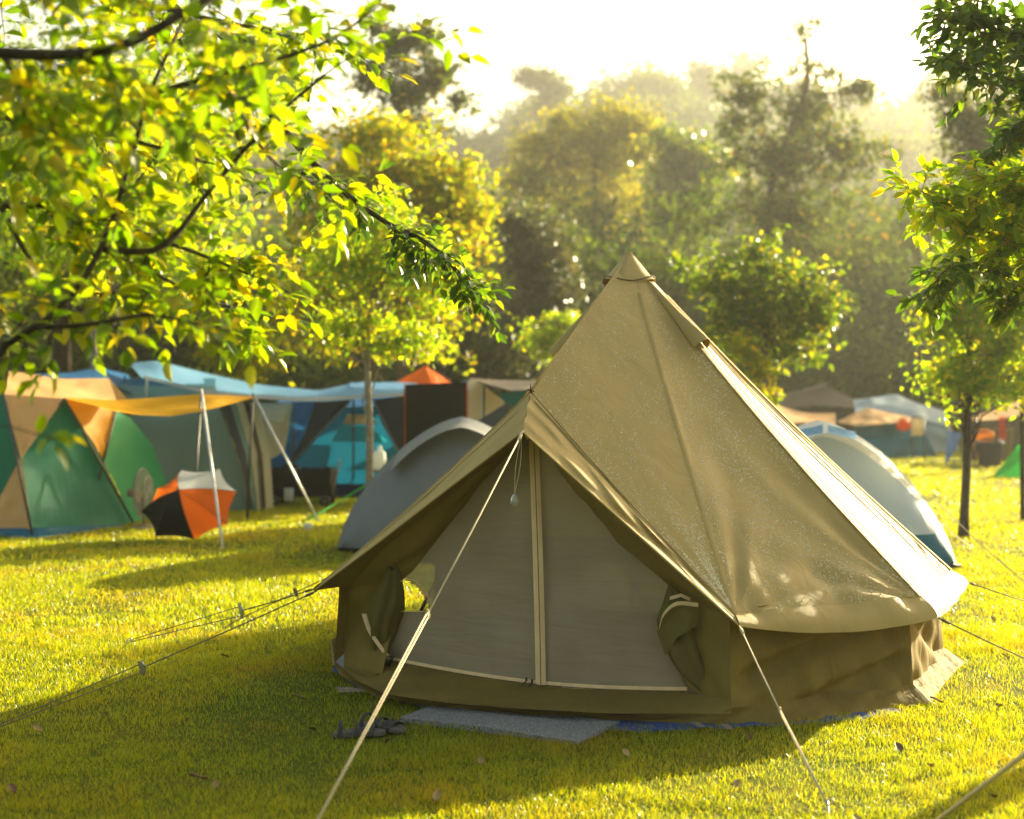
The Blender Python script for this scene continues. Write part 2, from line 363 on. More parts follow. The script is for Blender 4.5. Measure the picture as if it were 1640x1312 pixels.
def grow_sprays(mb, branches, regions, mat_unused=None):
    pass
def leafy_branches(name, label, base, trunk_pts, r0, mains, leaf, mat, bark, tw_len=.35, tw_step=.055, leaf_step=.03, cat='tree', spread=1.0, hang=.25):
    """a tree of which mainly hanging branches are in view: main limbs, side twigs, leaves set along every twig"""
    e = empty(name, base, label, cat); mb = MB()
    tp = smooth_line([base]+trunk_pts, 12); mb.tube(tp, [lerp(r0, r0*.5, i/12) for i in range(13)], 10)
    P = []; D = []; Nn = []; Ls = []
    def twig(p0, d, L, r, depth):
        d = d.normalized(); pts = [p0]; p = p0; n = max(3, int(L/.05)); q = d.copy()
        for i in range(n):
            q = (q+Vector(rng.normal(size=3))*.13+Vector((0, 0, -hang*.10))).normalized(); p = p+q*(L/n); pts.append(p)
        mb.tube(pts, [lerp(r, .0012, i/n) for i in range(n+1)], 4)
        side = 1; s = L*.12
        while s < L:
            u = s/L*n; i = min(int(u), n-1); b = pts[i].lerp(pts[i+1], u-i); t = (pts[i+1]-pts[i]).normalized()
            sv = t.cross(Vector((0, 0, 1))+Vector(rng.normal(size=3))*.35); sv = sv.normalized() if sv.length > 1e-3 else Vector((1, 0, 0))
            dd = t*.55+sv*side*.9+Vector((0, 0, -.15))+Vector(rng.normal(size=3))*.22
            P.append(b); D.append(dd); Nn.append(Vector((0, 0, 1))+Vector(rng.normal(size=3))*.45); Ls.append(leaf*rng.uniform(.6, 1.25)); side = -side
            s += leaf_step*rng.uniform(.7, 1.3)
        P.append(pts[-1]); D.append(q); Nn.append(Vector((0, 0, 1))+Vector(rng.normal(size=3))*.4); Ls.append(leaf)
        if depth:
            for k in range(depth):
                i = int(rng.integers(1, n)); t = (pts[i+1]-pts[i]).normalized()
                twig(pts[i], t+Vector(rng.normal(size=3))*.8, L*.55, r*.6, 0)
    cuts = []
    for mi, (pts, ra, rb, dens, dl, *young) in enumerate(mains):  # optional last flag: sunlit limb, its light put into the leaf colour
        cuts.append((len(P), bool(young)))
        pl = smooth_line(pts, 20); mb.tube(pl, [lerp(ra, rb, i/20) for i in range(21)], 6)
        tot = sum((b-a).length for a, b in zip(pl, pl[1:])); k = int(tot/tw_step*dens)
        for j in range(k):
            u = (.05+.95*rng.random())*20; i = min(int(u), 19); b = pl[i].lerp(pl[i+1], u-i); t = (pl[i+1]-pl[i]).normalized()
            d = t*.7+Vector(rng.normal(size=3))*.75*spread+Vector((0, 0, -hang)); twig(b, d, tw_len*dl*rng.uniform(.5, 1.3), .0035, 2)
        twig(pl[-1], pl[-1]-pl[-2], tw_len*dl, .004, 2)
    mb.build('trunk', bark, e)
    lit_mask = np.zeros(len(P), bool)
    for (st_, y_), (en, _) in zip(cuts, cuts[1:]+[(len(P), 0)]): lit_mask[st_:en] = y_
    P = np.array([tuple(q) for q in P]); D = np.array([tuple(q) for q in D]); Nn = np.array([tuple(q) for q in Nn]); Ls = np.array(Ls)
    # nothing right in front of the lens
    k = np.linalg.norm(P-np.array([0, 0, CH]), axis=1) > 1.6; P, D, Nn, Ls, lit_mask = P[k], D[k], Nn[k], Ls[k], lit_mask[k]
    print(name, 'leaves', len(P))
    for k, mt in ((~lit_mask, mat), (lit_mask, M_leaf_young_lit)):
        if k.any(): link('crown', leaf_mesh('crown', P[k], D[k], Nn[k], Ls[k], Ls[k]*.52*rng.uniform(.85, 1.15, k.sum()), True), mt, e, smooth=False)
    return e

# --- hills and the far wood
def hill_z(x, y):
    t = np.clip((y-90)/270, 0, 1)**1.2
    prof = np.interp(x/np.maximum(y, 1)*F+CX, [-400, 0, 400, 740, 860, 1000, 1130, 1300, 1420, 1640, 2100], [60, 64, 62, 62, 68, 74, 76, 72, 68, 64, 50])
    return prof*t+(vnoise(x, y, 22, 9)-.5)*7*t
xs = np.linspace(-150, 170, 70); ys = np.linspace(64, 385, 60)
X, Y = np.meshgrid(xs, ys); Z = hill_z(X, Y); Z = Z*np.clip(1-(Y-362)/22, 0, 1)-.3*(Y < 72)
i = (np.arange(59)[:, None]*70+np.arange(69)[None]).ravel()[:, None]
h = link('hill', np_mesh('hill', np.stack([X.ravel(), Y.ravel(), Z.ravel()], 1), [i+np.array([0, 1, 71, 70])]), solid('hill_soil', (.06, .08, .025), .95, scale=.5, spec=.05))
tag(h, kind='structure')
# far pale mountain at the right
xs = np.linspace(60, 260, 60); ys = np.linspace(388, 456, 16); X, Y = np.meshgrid(xs, ys)
pr = np.interp(X/Y*F+CX, [1240, 1330, 1420, 1500, 1560, 1640, 1760, 1900, 2200], [0, 60, 84, 102, 106, 106, 104, 90, 0])*(1-((Y-422)/34)**2).clip(0, 1)**.5
i = (np.arange(15)[:, None]*60+np.arange(59)[None]).ravel()[:, None]
h = link('mountain', np_mesh('mountain', np.stack([X.ravel(), Y.ravel(), (pr+(vnoise(X, Y, 9, 3)-.5)*4*(pr > 1)).ravel()], 1), [i+np.array([0, 1, 61, 60])]), solid('mountain_wood', (.05, .08, .03), .95, scale=.3, spec=.05))
tag(h, kind='structure')
def far_wood():
    Ps = []; Ls = []
    def one(x, y, h, r, n, lf):
        z0 = float(hill_z(np.array(x), np.array(y))) if y > 60 else 0
        nb = 7; bl = []
        for k in range(nb):
            a = rng.uniform(0, 6.28); q = rng.uniform(0, .75)*r
            bl.append([x+math.cos(a)*q, y+math.sin(a)*q, z0+h*rng.uniform(.45, .88), r*rng.uniform(.3, .5), r*rng.uniform(.3, .5), h*rng.uniform(.1, .17), 1])
        bl.append([x, y, z0+h*.45, r*.55, r*.55, h*.36, 2.2])
        C, P = blob_points(bl, n//14, lf*1.6, 14, .4); Ps.append(P); Ls.append(np.full(len(P), lf))
    # rows: y, tree height range, radius, count over the width
    for y, h0, h1, r, cnt, n, lf in [(57, 4.5, 7.5, 2.4, 17, 2000, .34), (63, 7, 10, 2.8, 16, 2000, .38), (72, 9.5, 12.5, 3.2, 16, 1900, .44), (86, 12, 15, 3.6, 16, 1600, .5), (104, 13, 16.5, 4.2, 15, 1400, .6),
                                     (150, 7, 12, 5.5, 18, 1100, .9), (190, 7, 12, 6, 20, 1100, 1.0), (235, 7, 13, 7, 20, 1100, 1.2), (280, 7, 13, 7.5, 22, 1000, 1.3), (320, 7, 13, 8, 24, 1000, 1.4), (352, 6, 13, 8, 28, 1000, 1.5)]:
        for k in range(int(cnt*1.32)):
            px = -260+(k+rng.uniform(.1, .9))*1980/cnt; yy = y+rng.uniform(-3, 3)
            hh = rng.uniform(h0, h1)
            one((px-CX)/F*yy, yy, hh, r*rng.uniform(.8, 1.2), n, lf)
    # undergrowth at the edge of the wood
    for k in range(78):
        px = -250+k*33; one((px-CX)/F*55, 55+rng.uniform(-1, 1), rng.uniform(2, 3.8), 1.6, 900, .28)
    P = np.concatenate(Ps); L = np.concatenate(Ls); k = P[:, 2] > 0; P = P[k]; L = L[k]; m = len(P); print('wood leaves', m)
    me = leaf_mesh('woodland', P, rand_dir(m), rand_dir(m)+np.array([0, 0, .6]), L*rng.uniform(.7, 1.3, m), L*.7)
    tag(link('woodland', me, M_forest, smooth=False), 'dense hazy wood covering the hillside behind the campsite', 'woodland', kind='stuff')
    mb = MB()
    return mb
far_wood()

# --- individual trees
def wb(px, Y): return Vector(((px-CX)/F*Y, Y, 0))
Yt = 33
tree('golden_tree', 'big rounded tree with golden yellow leaves behind the slim grey trunk', wb(640, Yt), [W(645, 640, Yt), W(630, 480, Yt), W(620, 300, Yt)],
     [pblob(620, 290, Yt, 110, 90), pblob(690, 350, Yt, 95, 110), pblob(560, 390, Yt, 110, 110), pblob(650, 480, Yt, 110, 90), pblob(520, 500, Yt, 80, 70), pblob(735, 330, Yt, 50, 80), pblob(600, 215, Yt, 60, 40)],
     1250, 15, .17, .18, M_leaf_gold, M_bark, .16, nb=40)
Yt = 30
tree('golden_shrub', 'low rounded shrub of deep yellow leaves just above the blue tarpaulin', wb(380, Yt), [W(380, 660, Yt), W(375, 580, Yt)],
     [pblob(375, 560, Yt, 55, 48), pblob(350, 530, Yt, 35, 30), pblob(402, 575, Yt, 30, 25)], 170, 26, .12, .12, M_leaf_gold, M_bark, .06, nb=14, cat='shrub')
Yt = 60
tree('airy_tree', 'tall open tree against the white sky above the golden tree', wb(640, Yt), [W(636, 420, Yt), W(640, 200, Yt), W(655, 60, Yt)],
     [pblob(640, 70, Yt, 50, 42), pblob(680, 60, Yt, 28, 30), pblob(700, 120, Yt, 40, 38), pblob(655, 150, Yt, 60, 40), pblob(735, 160, Yt, 20, 30), pblob(600, 120, Yt, 38, 50), pblob(600, 40, Yt, 22, 26), pblob(660, 200, Yt, 70, 24)],
     400, 12, .2, .30, M_leaf_airy, M_bark, .2, nb=50, edge=1.0)
Yt = 62
tree('tall_tree', 'tallest dark tree with a feathery top rising right of the tent tip', wb(1245, Yt), [W(1240, 500, Yt), W(1235, 300, Yt), W(1290, 150, Yt), W(1290, 60, Yt)],
     [pblob(1290, 50, Yt, 34, 22, 300), pblob(1300, 110, Yt, 60, 30, 800), pblob(1200, 150, Yt, 55, 50), pblob(1290, 180, Yt, 70, 45), pblob(1370, 140, Yt, 40, 40), pblob(1250, 250, Yt, 110, 55), pblob(1350, 240, Yt, 80, 60), pblob(1180, 200, Yt, 30, 40), pblob(1270, 340, Yt, 130, 70), pblob(1300, 430, Yt, 120, 60)],
     900, 12, .2, .30, M_leaf_airy, M_bark_dark, .2, nb=80, edge=1.0)
def hb(px, Y): x = (px-CX)/F*Y; return Vector((x, Y, float(hill_z(np.array(x), np.array(float(Y))))-.5))
Yt = 240
tree('crest_tree', 'small hazy tree with a thin trunk standing on the crest left of centre', hb(868, Yt), [W(868, 220, Yt), W(866, 150, Yt)],
     [pblob(868, 128, Yt, 34, 18), pblob(895, 145, Yt, 24, 22), pblob(845, 122, Yt, 16, 12), pblob(880, 165, Yt, 30, 24)], 200, 12, .8, .9, M_leaf_airy, M_bark, .5, nb=16, edge=1)
Yt = 300
tree('round_crest_tree', 'hazy round topped tree on the crest directly left of the tallest tree', hb(1128, Yt), [W(1130, 180, Yt), W(1130, 130, Yt)],
     [pblob(1128, 118, Yt, 28, 20), pblob(1140, 140, Yt, 24, 22)], 110, 12, 1, 1.1, M_leaf_airy, M_bark, .5, nb=12, edge=1)
tree('round_crest_tree', 'wide hazy tree on the crest midway between the thin trunked one and the tallest tree', hb(1045, Yt), [W(1045, 180, Yt), W(1045, 150, Yt)],
     [pblob(1045, 138, Yt, 36, 22), pblob(1070, 150, Yt, 24, 18)], 130, 12, 1, 1.1, M_leaf_airy, M_bark, .5, nb=12, edge=1)
Yt = 98
tree('sunlit_tree', 'broad yellow green treetop catching the sun above the dark wood at centre', wb(950, Yt), [W(950, 400, Yt), W(955, 240, Yt)],
     [pblob(870, 235, Yt, 55, 32), pblob(940, 215, Yt, 60, 38), pblob(1005, 205, Yt, 52, 40), pblob(1035, 235, Yt, 34, 34), pblob(960, 265, Yt, 90, 30), pblob(850, 290, Yt, 60, 50), pblob(960, 330, Yt, 110, 50), pblob(900, 190, Yt, 24, 16), pblob(975, 172, Yt, 22, 14)], 1100, 13, .5, .38, M_leaf_sunlit, M_bark, .3, nb=30)
Yt = 90
tree('green_tree', 'mid green treetop directly right of the sunlit yellow green one', wb(1100, Yt), [W(1100, 400, Yt), W(1100, 260, Yt)],
     [pblob(1085, 245, Yt, 44, 34), pblob(1130, 265, Yt, 44, 34), pblob(1100, 290, Yt, 60, 34), pblob(1090, 350, Yt, 70, 50), pblob(1060, 225, Yt, 20, 20)], 480, 13, .5, .42, M_leaf_mid, M_bark, .3, nb=20)
Yt = 44
tree('silvery_tree', 'greyish tree with glinting leaves between the golden tree and the tent tip', wb(860, Yt), [W(862, 600, Yt), W(858, 450, Yt)],
     [pblob(860, 420, Yt, 58, 80), pblob(885, 480, Yt, 48, 70), pblob(830, 370, Yt, 40, 45), pblob(840, 520, Yt, 50, 60)], 620, 16, .18, .19, M_leaf_grey, M_bark, .1, nb=30)
Yt = 40
tree('bright_sapling', 'bright green sapling with yellow tips low beside the left slope of the canvas tent', wb(895, Yt), [W(893, 620, Yt), W(892, 560, Yt)],
     [pblob(880, 545, Yt, 42, 34), pblob(905, 520, Yt, 26, 20)], 130, 22, .12, .14, M_leaf_young_lit, M_bark, .04, nb=12)
Yt = 25
tree('broadleaf_tree', 'young green broadleaf tree just right of the canvas tent tip', wb(1225, Yt), [W(1222, 620, Yt), W(1228, 540, Yt), W(1215, 450, Yt)],
     [pblob(1215, 470, Yt, 90, 62), pblob(1300, 470, Yt, 50, 48), pblob(1222, 405, Yt, 30, 30), pblob(1145, 450, Yt, 42, 40), pblob(1265, 550, Yt, 55, 45), pblob(1180, 520, Yt, 55, 45), pblob(1318, 520, Yt, 22, 34), pblob(1090, 415, Yt, 16, 14, 120)],
     400, 12, .12, .14, M_leaf_broad, M_bark, .06, nb=50, fine=True)
Yt = 24
tree('yellow_sapling', 'small yellow leaved sapling in front of the young broadleaf tree', wb(1222, Yt), [W(1215, 640, Yt), W(1212, 580, Yt)],
     [pblob(1190, 555, Yt, 22, 20), pblob(1215, 590, Yt, 24, 28), pblob(1232, 640, Yt, 14, 10, 150)], 50, 12, .08, .12, M_leaf_gold, M_bark, .025, nb=10, fine=True)
Yt = 19
tree('slim_tree', 'slim tree with a pale mottled trunk standing behind the grey dome tent', wb(590, Yt), [W(592, 700, Yt), W(588, 560, Yt), W(600, 470, Yt), W(625, 400, Yt)],
     [pblob(620, 420, Yt, 90, 60), pblob(700, 440, Yt, 45, 60), pblob(540, 420, Yt, 60, 50), pblob(560, 520, Yt, 60, 34), pblob(650, 545, Yt, 50, 34), pblob(600, 350, Yt, 60, 40)],
     460, 13, .12, .098, M_leaf_young_lit, M_bark_pale, .055, nb=60, fine=True, edge=.7, r_top=.6)
Yt = 17.8
tree('bright_tree', 'yellow green tree with a dark straight trunk right of the blue dome tent', G(1543, 862), [W(1550, 700, Yt), W(1552, 560, Yt), W(1548, 470, Yt)],
     [pblob(1540, 500, Yt, 60, 50), pblob(1500, 520, Yt, 28, 24, 700), pblob(1600, 560, Yt, 50, 50), pblob(1520, 600, Yt, 34, 44), pblob(1570, 610, Yt, 60, 34), pblob(1550, 430, Yt, 55, 50), pblob(1640, 500, Yt, 50, 60), pblob(1670, 600, Yt, 50, 40)],
     680, 13, .11, .095, M_leaf_young_lit, M_bark_dark, .06, nb=70, fine=True, edge=.7, r_top=.4)
Yt = 36
tree('amber_tree', 'amber leaved tree at the right edge behind the yellow green tree', wb(1650, Yt), [W(1650, 600, Yt), W(1645, 480, Yt)],
     [pblob(1620, 560, Yt, 60, 55), pblob(1660, 480, Yt, 60, 60), pblob(1580, 600, Yt, 30, 30)], 260, 20, .14, .13, M_leaf_gold, M_bark, .1, nb=20)
Yt = 40
tree('dark_tree', 'dark tree partly behind the leafy branches at the right edge', wb(1560, Yt), [W(1560, 500, Yt), W(1555, 330, Yt)],
     [pblob(1520, 150, Yt, 34, 28, 900), pblob(1560, 230, Yt, 50, 50), pblob(1620, 200, Yt, 60, 60), pblob(1600, 300, Yt, 70, 50), pblob(1530, 190, Yt, 40, 30, 900)], 380, 18, .18, .19, M_leaf_airy, M_bark_dark, .14, nb=34, edge=.8)
Yt = 25
tree('thin_tree', 'thin pale stemmed tree at the left behind the hanging branches', wb(150, Yt), [W(152, 500, Yt), W(170, 300, Yt), W(185, 150, Yt)],
     [pblob(200, 150, Yt, 130, 100), pblob(60, 250, Yt, 120, 120), pblob(280, 300, Yt, 120, 110), pblob(120, 400, Yt, 130, 80), pblob(420, 120, Yt, 90, 90), pblob(330, 430, Yt, 80, 60)],
     800, 14, .16, .14, M_leaf_young_lit, M_bark_pale, .07, nb=50, fine=True, edge=.7, r_top=.5)
Yt = 38
tree('shady_tree', 'dark green tree filling the left background behind the thin stemmed tree', wb(110, Yt), [W(100, 560, Yt), W(110, 380, Yt)],
     [pblob(60, 200, Yt, 190, 160), pblob(60, 400, Yt, 190, 120), pblob(250, 420, Yt, 150, 110), pblob(300, 260, Yt, 130, 90), pblob(420, 500, Yt, 90, 80)],
     1300, 20, .22, .2, M_leaf_mid, M_bark_dark, .3, nb=40)

# --- branches hanging into the picture, near the camera
def q(px, py, Y): return W(px, py, Y)
leafy_branches('overhanging_tree', 'near tree whose hanging leafy branches fill the upper left corner', Vector((-3.3, 4.6, 0)), [Vector((-3.25, 4.6, 1.5)), Vector((-3.1, 4.6, 3.2)), Vector((-2.8, 4.7, 4.4))], .13, [
    ([(-3.1, 4.6, 2.5), q(-150, 60, 4.4), q(0, 85, 4.2), q(180, 78, 4.2), q(330, 0, 4.3), q(470, -70, 4.6)], .024, .010, 1.0, 1.0),
    ([(-3.2, 4.6, 1.9), q(-100, 640, 4.7), q(0, 560, 4.7), q(100, 490, 4.8), q(165, 390, 4.9), q(205, 270, 5.0), q(240, 150, 5.0), q(290, 40, 5.1)], .015, .006, .6, .7),
    ([q(165, 400, 4.9), q(260, 395, 5), q(340, 300, 5.1), q(436, 192, 5.2), q(520, 120, 5.2)], .013, .006, 1.0, 1.0),
    ([q(240, 150, 5.0), q(350, 120, 4.9), q(460, 90, 4.8), q(540, 60, 4.8)], .010, .005, 1.0, 1.0),
    ([(-3.2, 4.6, 2.2), q(0, 330, 5), q(150, 350, 5.2), q(300, 400, 5.4), q(400, 440, 5.6)], .016, .005, 1.0, .8),
    ([q(60, 525, 4.75), q(140, 520, 4.6), q(240, 505, 4.5), q(320, 520, 4.5)], .010, .004, .7, .5),
    ([q(0, 330, 5), q(60, 430, 5), q(140, 470, 5), q(260, 460, 5.1)], .010, .004, .6, .6),
    ([(-3.1, 4.6, 2.8), q(-80, -60, 4.4), q(120, -40, 4.4), q(300, -50, 4.5)], .02, .008, .5, .9),
    ([q(0, 85, 4.2), q(60, 180, 4.3), q(130, 260, 4.5)], .008, .004, 1.0, .8),
    ([q(350, 120, 4.9), q(430, 250, 5.4), q(500, 290, 5.8), q(560, 300, 6)], .008, .004, .8, .6),
    ([(-3.1, 4.6, 2.8), q(-60, 180, 5.4), q(100, 200, 5.6), q(230, 230, 5.8), q(330, 260, 6)], .016, .005, .5, .7),
    ([(-3.1, 4.6, 3.0), q(0, -30, 5.6), q(200, 0, 5.6), q(380, 40, 5.8), q(520, 60, 6)], .016, .005, .9, .8),
    ([q(165, 400, 4.9), q(250, 440, 5.4), q(330, 480, 5.6), q(400, 500, 5.8)], .008, .004, .9, .6),
    ([q(-90, 680, 4.1), q(0, 682, 4), q(60, 696, 4)], .003, .0015, .05, .12),
], .084, M_leaf_near, M_bark_dark, tw_len=.42, tw_step=.098, leaf_step=.042)
leafy_branches('arching_tree', 'tree sending one long arching glossy branch down beside the golden tree', Vector((-4.6, 7.6, 0)), [Vector((-4.5, 7.6, 2)), Vector((-4.0, 7.5, 3.8)), Vector((-3, 7.4, 4.6))], .1, [
    ([(-3, 7.4, 4.6), q(200, -60, 7.3), q(380, 120, 7.2), q(500, 260, 7.2), q(600, 345, 7.2), q(700, 400, 7.2), q(745, 450, 7.2)], .03, .006, .35, .55),
    ([q(500, 260, 7.2), q(600, 345, 7.2), q(680, 385, 7.15), q(725, 430, 7.1)], .01, .004, 1.6, .5),
], .075, M_leaf_dark, M_bark_dark, tw_len=.36, tw_step=.07, leaf_step=.035, hang=.5)
leafy_branches('corner_tree', 'sharp leafed tree reaching in from the right edge with lit yellow green tips', Vector((4.6, 8.8, 0)), [Vector((4.55, 8.8, 2)), Vector((4.3, 8.7, 3.6)), Vector((4.1, 8.7, 4.6))], .12, [
    ([(4.4, 8.8, 2.6), q(1700, 440, 8.6), q(1620, 395, 8.5), q(1550, 350, 8.5), q(1465, 300, 8.4)], .022, .004, 2.2, .6, 1),
    ([(4.4, 8.8, 2.6), q(1720, 300, 8.4), q(1650, 310, 8.4), q(1590, 290, 8.4)], .016, .004, 1.8, .7, 1),
    ([q(1620, 395, 8.5), q(1570, 420, 8.5), q(1520, 430, 8.4), q(1500, 450, 8.4)], .012, .004, 1.7, .7),
    ([q(1700, 440, 8.6), q(1640, 470, 8.6), q(1590, 450, 8.6)], .012, .004, 1.7, .7),
    ([(4.2, 8.7, 3.9), q(1720, 100, 8.6), q(1640, 60, 8.5), q(1580, 30, 8.5), q(1540, 10, 8.5)], .02, .004, 1.7, .8),
    ([q(1720, 100, 8.6), q(1650, 130, 8.6), q(1590, 120, 8.5), q(1530, 105, 8.4)], .014, .004, 1.7, .7),
    ([q(1720, 100, 8.6), q(1660, 180, 8.6), q(1620, 210, 8.6), q(1600, 260, 8.6)], .014, .004, 1.7, .6),
], .095, M_leaf_dark, M_bark, tw_len=.30, tw_step=.055, leaf_step=.03)
# ------------------------------------------------------------------ the canvas bell tent
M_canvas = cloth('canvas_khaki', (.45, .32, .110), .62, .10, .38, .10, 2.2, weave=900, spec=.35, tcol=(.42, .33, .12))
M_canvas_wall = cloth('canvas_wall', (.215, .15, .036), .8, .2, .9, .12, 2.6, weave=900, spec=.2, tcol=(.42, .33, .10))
M_canvas_dark = cloth('canvas_curtain', (.14, .115, .035), .85, .18, .5, .10, 5, spec=.15)
M_canvas_lit = cloth('canvas_hem_lit', (.34, .27, .13), .8, .25, .6, .2, 6, spec=.2)  # wall canvas made paler, sunlight on the hem put into its colour
M_tape = cloth('zip_tape', (.78, .56, .32), .8, .12, .3, .05, 14, spec=.2)
M_zip = solid('zip_teeth', (.16, .09, .04), .5, var=.3, scale=60)
M_black = solid('black_plastic', (.015, .015, .015), .4)
M_rope = solid('rope_pale', (.66, .54, .36), .85, var=.25, scale=160, bump=.6)
M_rope_dark = solid('rope_brown', (.17, .13, .07), .85, var=.25, scale=160, bump=.6)
M_steel = solid('steel', (.45, .45, .44), .35, metal=.9)
M_pole = solid('pole_metal', (.62, .62, .60), .35, metal=.6)
M_pole_dark = solid('pole_dark', (.05, .05, .045), .45)
def mesh_net():
    m, t, o = nodes('door_mesh'); L = t.links.new
    tc = N(t, 'ShaderNodeTexCoord')
    n1 = N(t, 'ShaderNodeTexNoise', i_Scale=3.5, i_Detail=5.0); L(tc.outputs['Object'], n1.inputs['Vector'])
    r = ramp(t, [(.3, (.27, .21, .14)), (.7, (.33, .26, .175))], n1.outputs['Fac'])
    mp = N(t, 'ShaderNodeMapping'); mp.inputs['Scale'].default_value = (1, 1, 6); mp.inputs['Rotation'].default_value = (0, .25, 0); L(tc.outputs['Object'], mp.inputs[0])
    n2 = N(t, 'ShaderNodeTexNoise', i_Scale=2.2, i_Detail=3.0, i_Distortion=.6); L(mp.outputs[0], n2.inputs['Vector'])
    b = N(t, 'ShaderNodeBump', i_Strength=.35, i_Distance=.03); L(n2.outputs['Fac'], b.inputs['Height'])
    pb = N(t, 'ShaderNodeBsdfPrincipled', i_Roughness=.7); L(r.outputs[0], pb.inputs['Base Color']); L(b.outputs[0], pb.inputs['Normal'])
    tr = N(t, 'ShaderNodeBsdfTransparent'); mx = N(t, 'ShaderNodeMixShader'); mx.inputs[0].default_value = .09
    L(pb.outputs[0], mx.inputs[1]); L(tr.outputs[0], mx.inputs[2]); L(mx.outputs[0], o.inputs[0]); return m
M_net = mesh_net()
m, t, o = nodes('water_drop')
pb = N(t, 'ShaderNodeBsdfPrincipled', i_Roughness=.03, i_IOR=1.33); pb.inputs['Base Color'].default_value = (.75, .68, .5, 1); pb.inputs['Specular IOR Level'].default_value = 1
t.links.new(pb.outputs[0], o.inputs[0]); M_drop = m

TC = Vector((.79, 9.35, 0)); APEX = Vector((.77, 9.35, 2.65))
tent = empty('bell_tent', TC, 'large khaki canvas bell tent with a mesh door wet with dew', 'tent')
def E(az, r, z): a = R(az); return Vector((TC.x+r*math.cos(a), TC.y+r*math.sin(a), z))
ANG = dict(A=201, B=280, C=317, D=355, E=35, F=78, G=116, H=152)
def ridge(k, r=2.05, z=.60, sag=.05, n=16):
    e = E(ANG[k], r, z); out = []
    for i in range(n+1):
        t_ = i/n; p = APEX.lerp(e, t_); s = math.sin(t_*math.pi)*sag; d = Vector((math.cos(R(ANG[k])), math.sin(R(ANG[k])), 1.0)).normalized()
        out.append(p-d*s)
    return out
P_ = W(850, 627, 8.10); T_ = W(837, 692, 7.75)
def tip(k, r, z): return E(ANG[k], r, z)
tipA, tipB, tipC, tipD = W(503, 946, 8.59), tip('B', 2.13, .545), tip('C', 2.15, .49), tip('D', 2.16, .52)
rid = {k: ridge(k, sag=.11 if k == 'H' else .045) for k in ANG}
seamA = E(201, 2.07, .60); seamB = rid['B'][-1]
leftline = [APEX.lerp(P_, i/6) for i in range(7)]+[P_.lerp(seamA, i/8)-Vector((0, 0, .03*math.sin(i/8*3.14))) for i in range(1, 9)]
rightline = [APEX.lerp(P_, i/6) for i in range(7)]+[P_.lerp(seamB, i/8)-Vector((0, 0, .02*math.sin(i/8*3.14))) for i in range(1, 9)]
def wrinkled(a, b, n, m, sag, seed, amp=.006, ends=True):
    """roof panel: rows run from the apex to the eave; creases fan out of the eave corners"""
    rr = random.Random(seed); ph = [rr.uniform(0, 6) for _ in range(4)]
    A = [samp(a, i/n) for i in range(n+1)]; B = [samp(b, i/n) for i in range(n+1)]
    nn = (B[-1]-A[-1]).cross(A[-1]-APEX).normalized()
    if nn.z < 0: nn = -nn
    rows = []
    for i in range(n+1):
        row = []
        for j in range(m+1):
            u, v = i/n, j/m; p = A[i].lerp(B[i], v); k = 4*v*(1-v)*math.sin(min(1, u*1.05)*math.pi*.5)
            d = -sag*k*math.sin(u*math.pi)
            for vc, sg in ((0, 1), (1, -1)):
                dv = (v-vc)*(B[-1]-A[-1]).length; du = (1.02-u)*(A[-1]-APEX).length; rad = math.hypot(dv, du); an = math.atan2(abs(dv), du+1e-6)
                f = math.exp(-rad/.75)*min(1, rad/.12)
                d += amp*1.8*f*math.sin(an*15+ph[0]+vc)*(.6+.4*math.sin(an*7+ph[1]))
            d += amp*.7*math.sin(v*13+ph[2]+3*math.sin(u*4+ph[3]))*math.exp(-(1-u)*5)
            d += amp*.35*math.sin(u*9+v*5+ph[1])
            d += amp*.55*math.sin(v*21+u*6+ph[0])*math.exp(-((u-.93)/.10)**2)*(1-abs(2*v-1)*.6)+amp*.3*math.sin(v*38-u*5+ph[2])*math.exp(-((u-.96)/.05)**2)
            e = min(1, v*12, (1-v)*12)
            row.append(p+nn*d*e)
        rows.append(row)
    return rows
panels = []
panels.append(wrinkled(rightline, rid['B'], 90, 40, .0, 1, .013))
panels.append(wrinkled(rid['B'], rid['C'], 90, 60, .035, 2, .011))
panels.append(wrinkled(rid['C'], rid['D'], 60, 30, .02, 3, .009))
for i, (a, b) in enumerate((('D', 'E'), ('E', 'F'), ('F', 'G'), ('G', 'H'))): panels.append(wrinkled(rid[a], rid[b], 30, 12, .03, 4+i))
panels.append(wrinkled(rid['H'], leftline, 50, 16, .0, 9, .006))
mb = MB()
for p in panels: mb.grid(p)
mb.build('roof', M_canvas, tent)
# seams: raised flat-felled strips on the ridges
def ribbon(mb, pts, side, w, lift):
    a = [p-side(i, p)*w/2+lift(i, p) for i, p in enumerate(pts)]; b = [p+side(i, p)*w/2+lift(i, p) for i, p in enumerate(pts)]
    top = [p+(b[i]-a[i]).normalized()*0+lift(i, p)*1.6 for i, p in enumerate(pts)]
    mb.grid([a, top, b])
mb = MB()
for k in 'BCDEFGH':
    az = R(ANG[k]); sd_ = Vector((-math.sin(az), math.cos(az), 0)); up = Vector((math.cos(az)*.68, math.sin(az)*.68, .73))
    ws = [.028] if k == 'B' else ([.05, .02] if k in 'CD' else [.03])
    for j, w_ in enumerate(ws):
        pts = [p+sd_*(j*.055) for p in rid[k][2:]]
        ribbon(mb, pts, lambda i, p: sd_, w_, lambda i, p: up*.005)
for v_ in (.70, .80, .93):
    mb.tube([r_[int(v_*30)]+Vector((0, 0, .002)) for r_ in panels[2][10:]], .005, 5)
for ln in (leftline, rightline):
    for a, b in zip(ln[6:], ln[7:]): mb.tube([a, b], .006, 5)
mb.tube(leftline[:7], .006, 5)
mb.build('seam', M_canvas, tent)
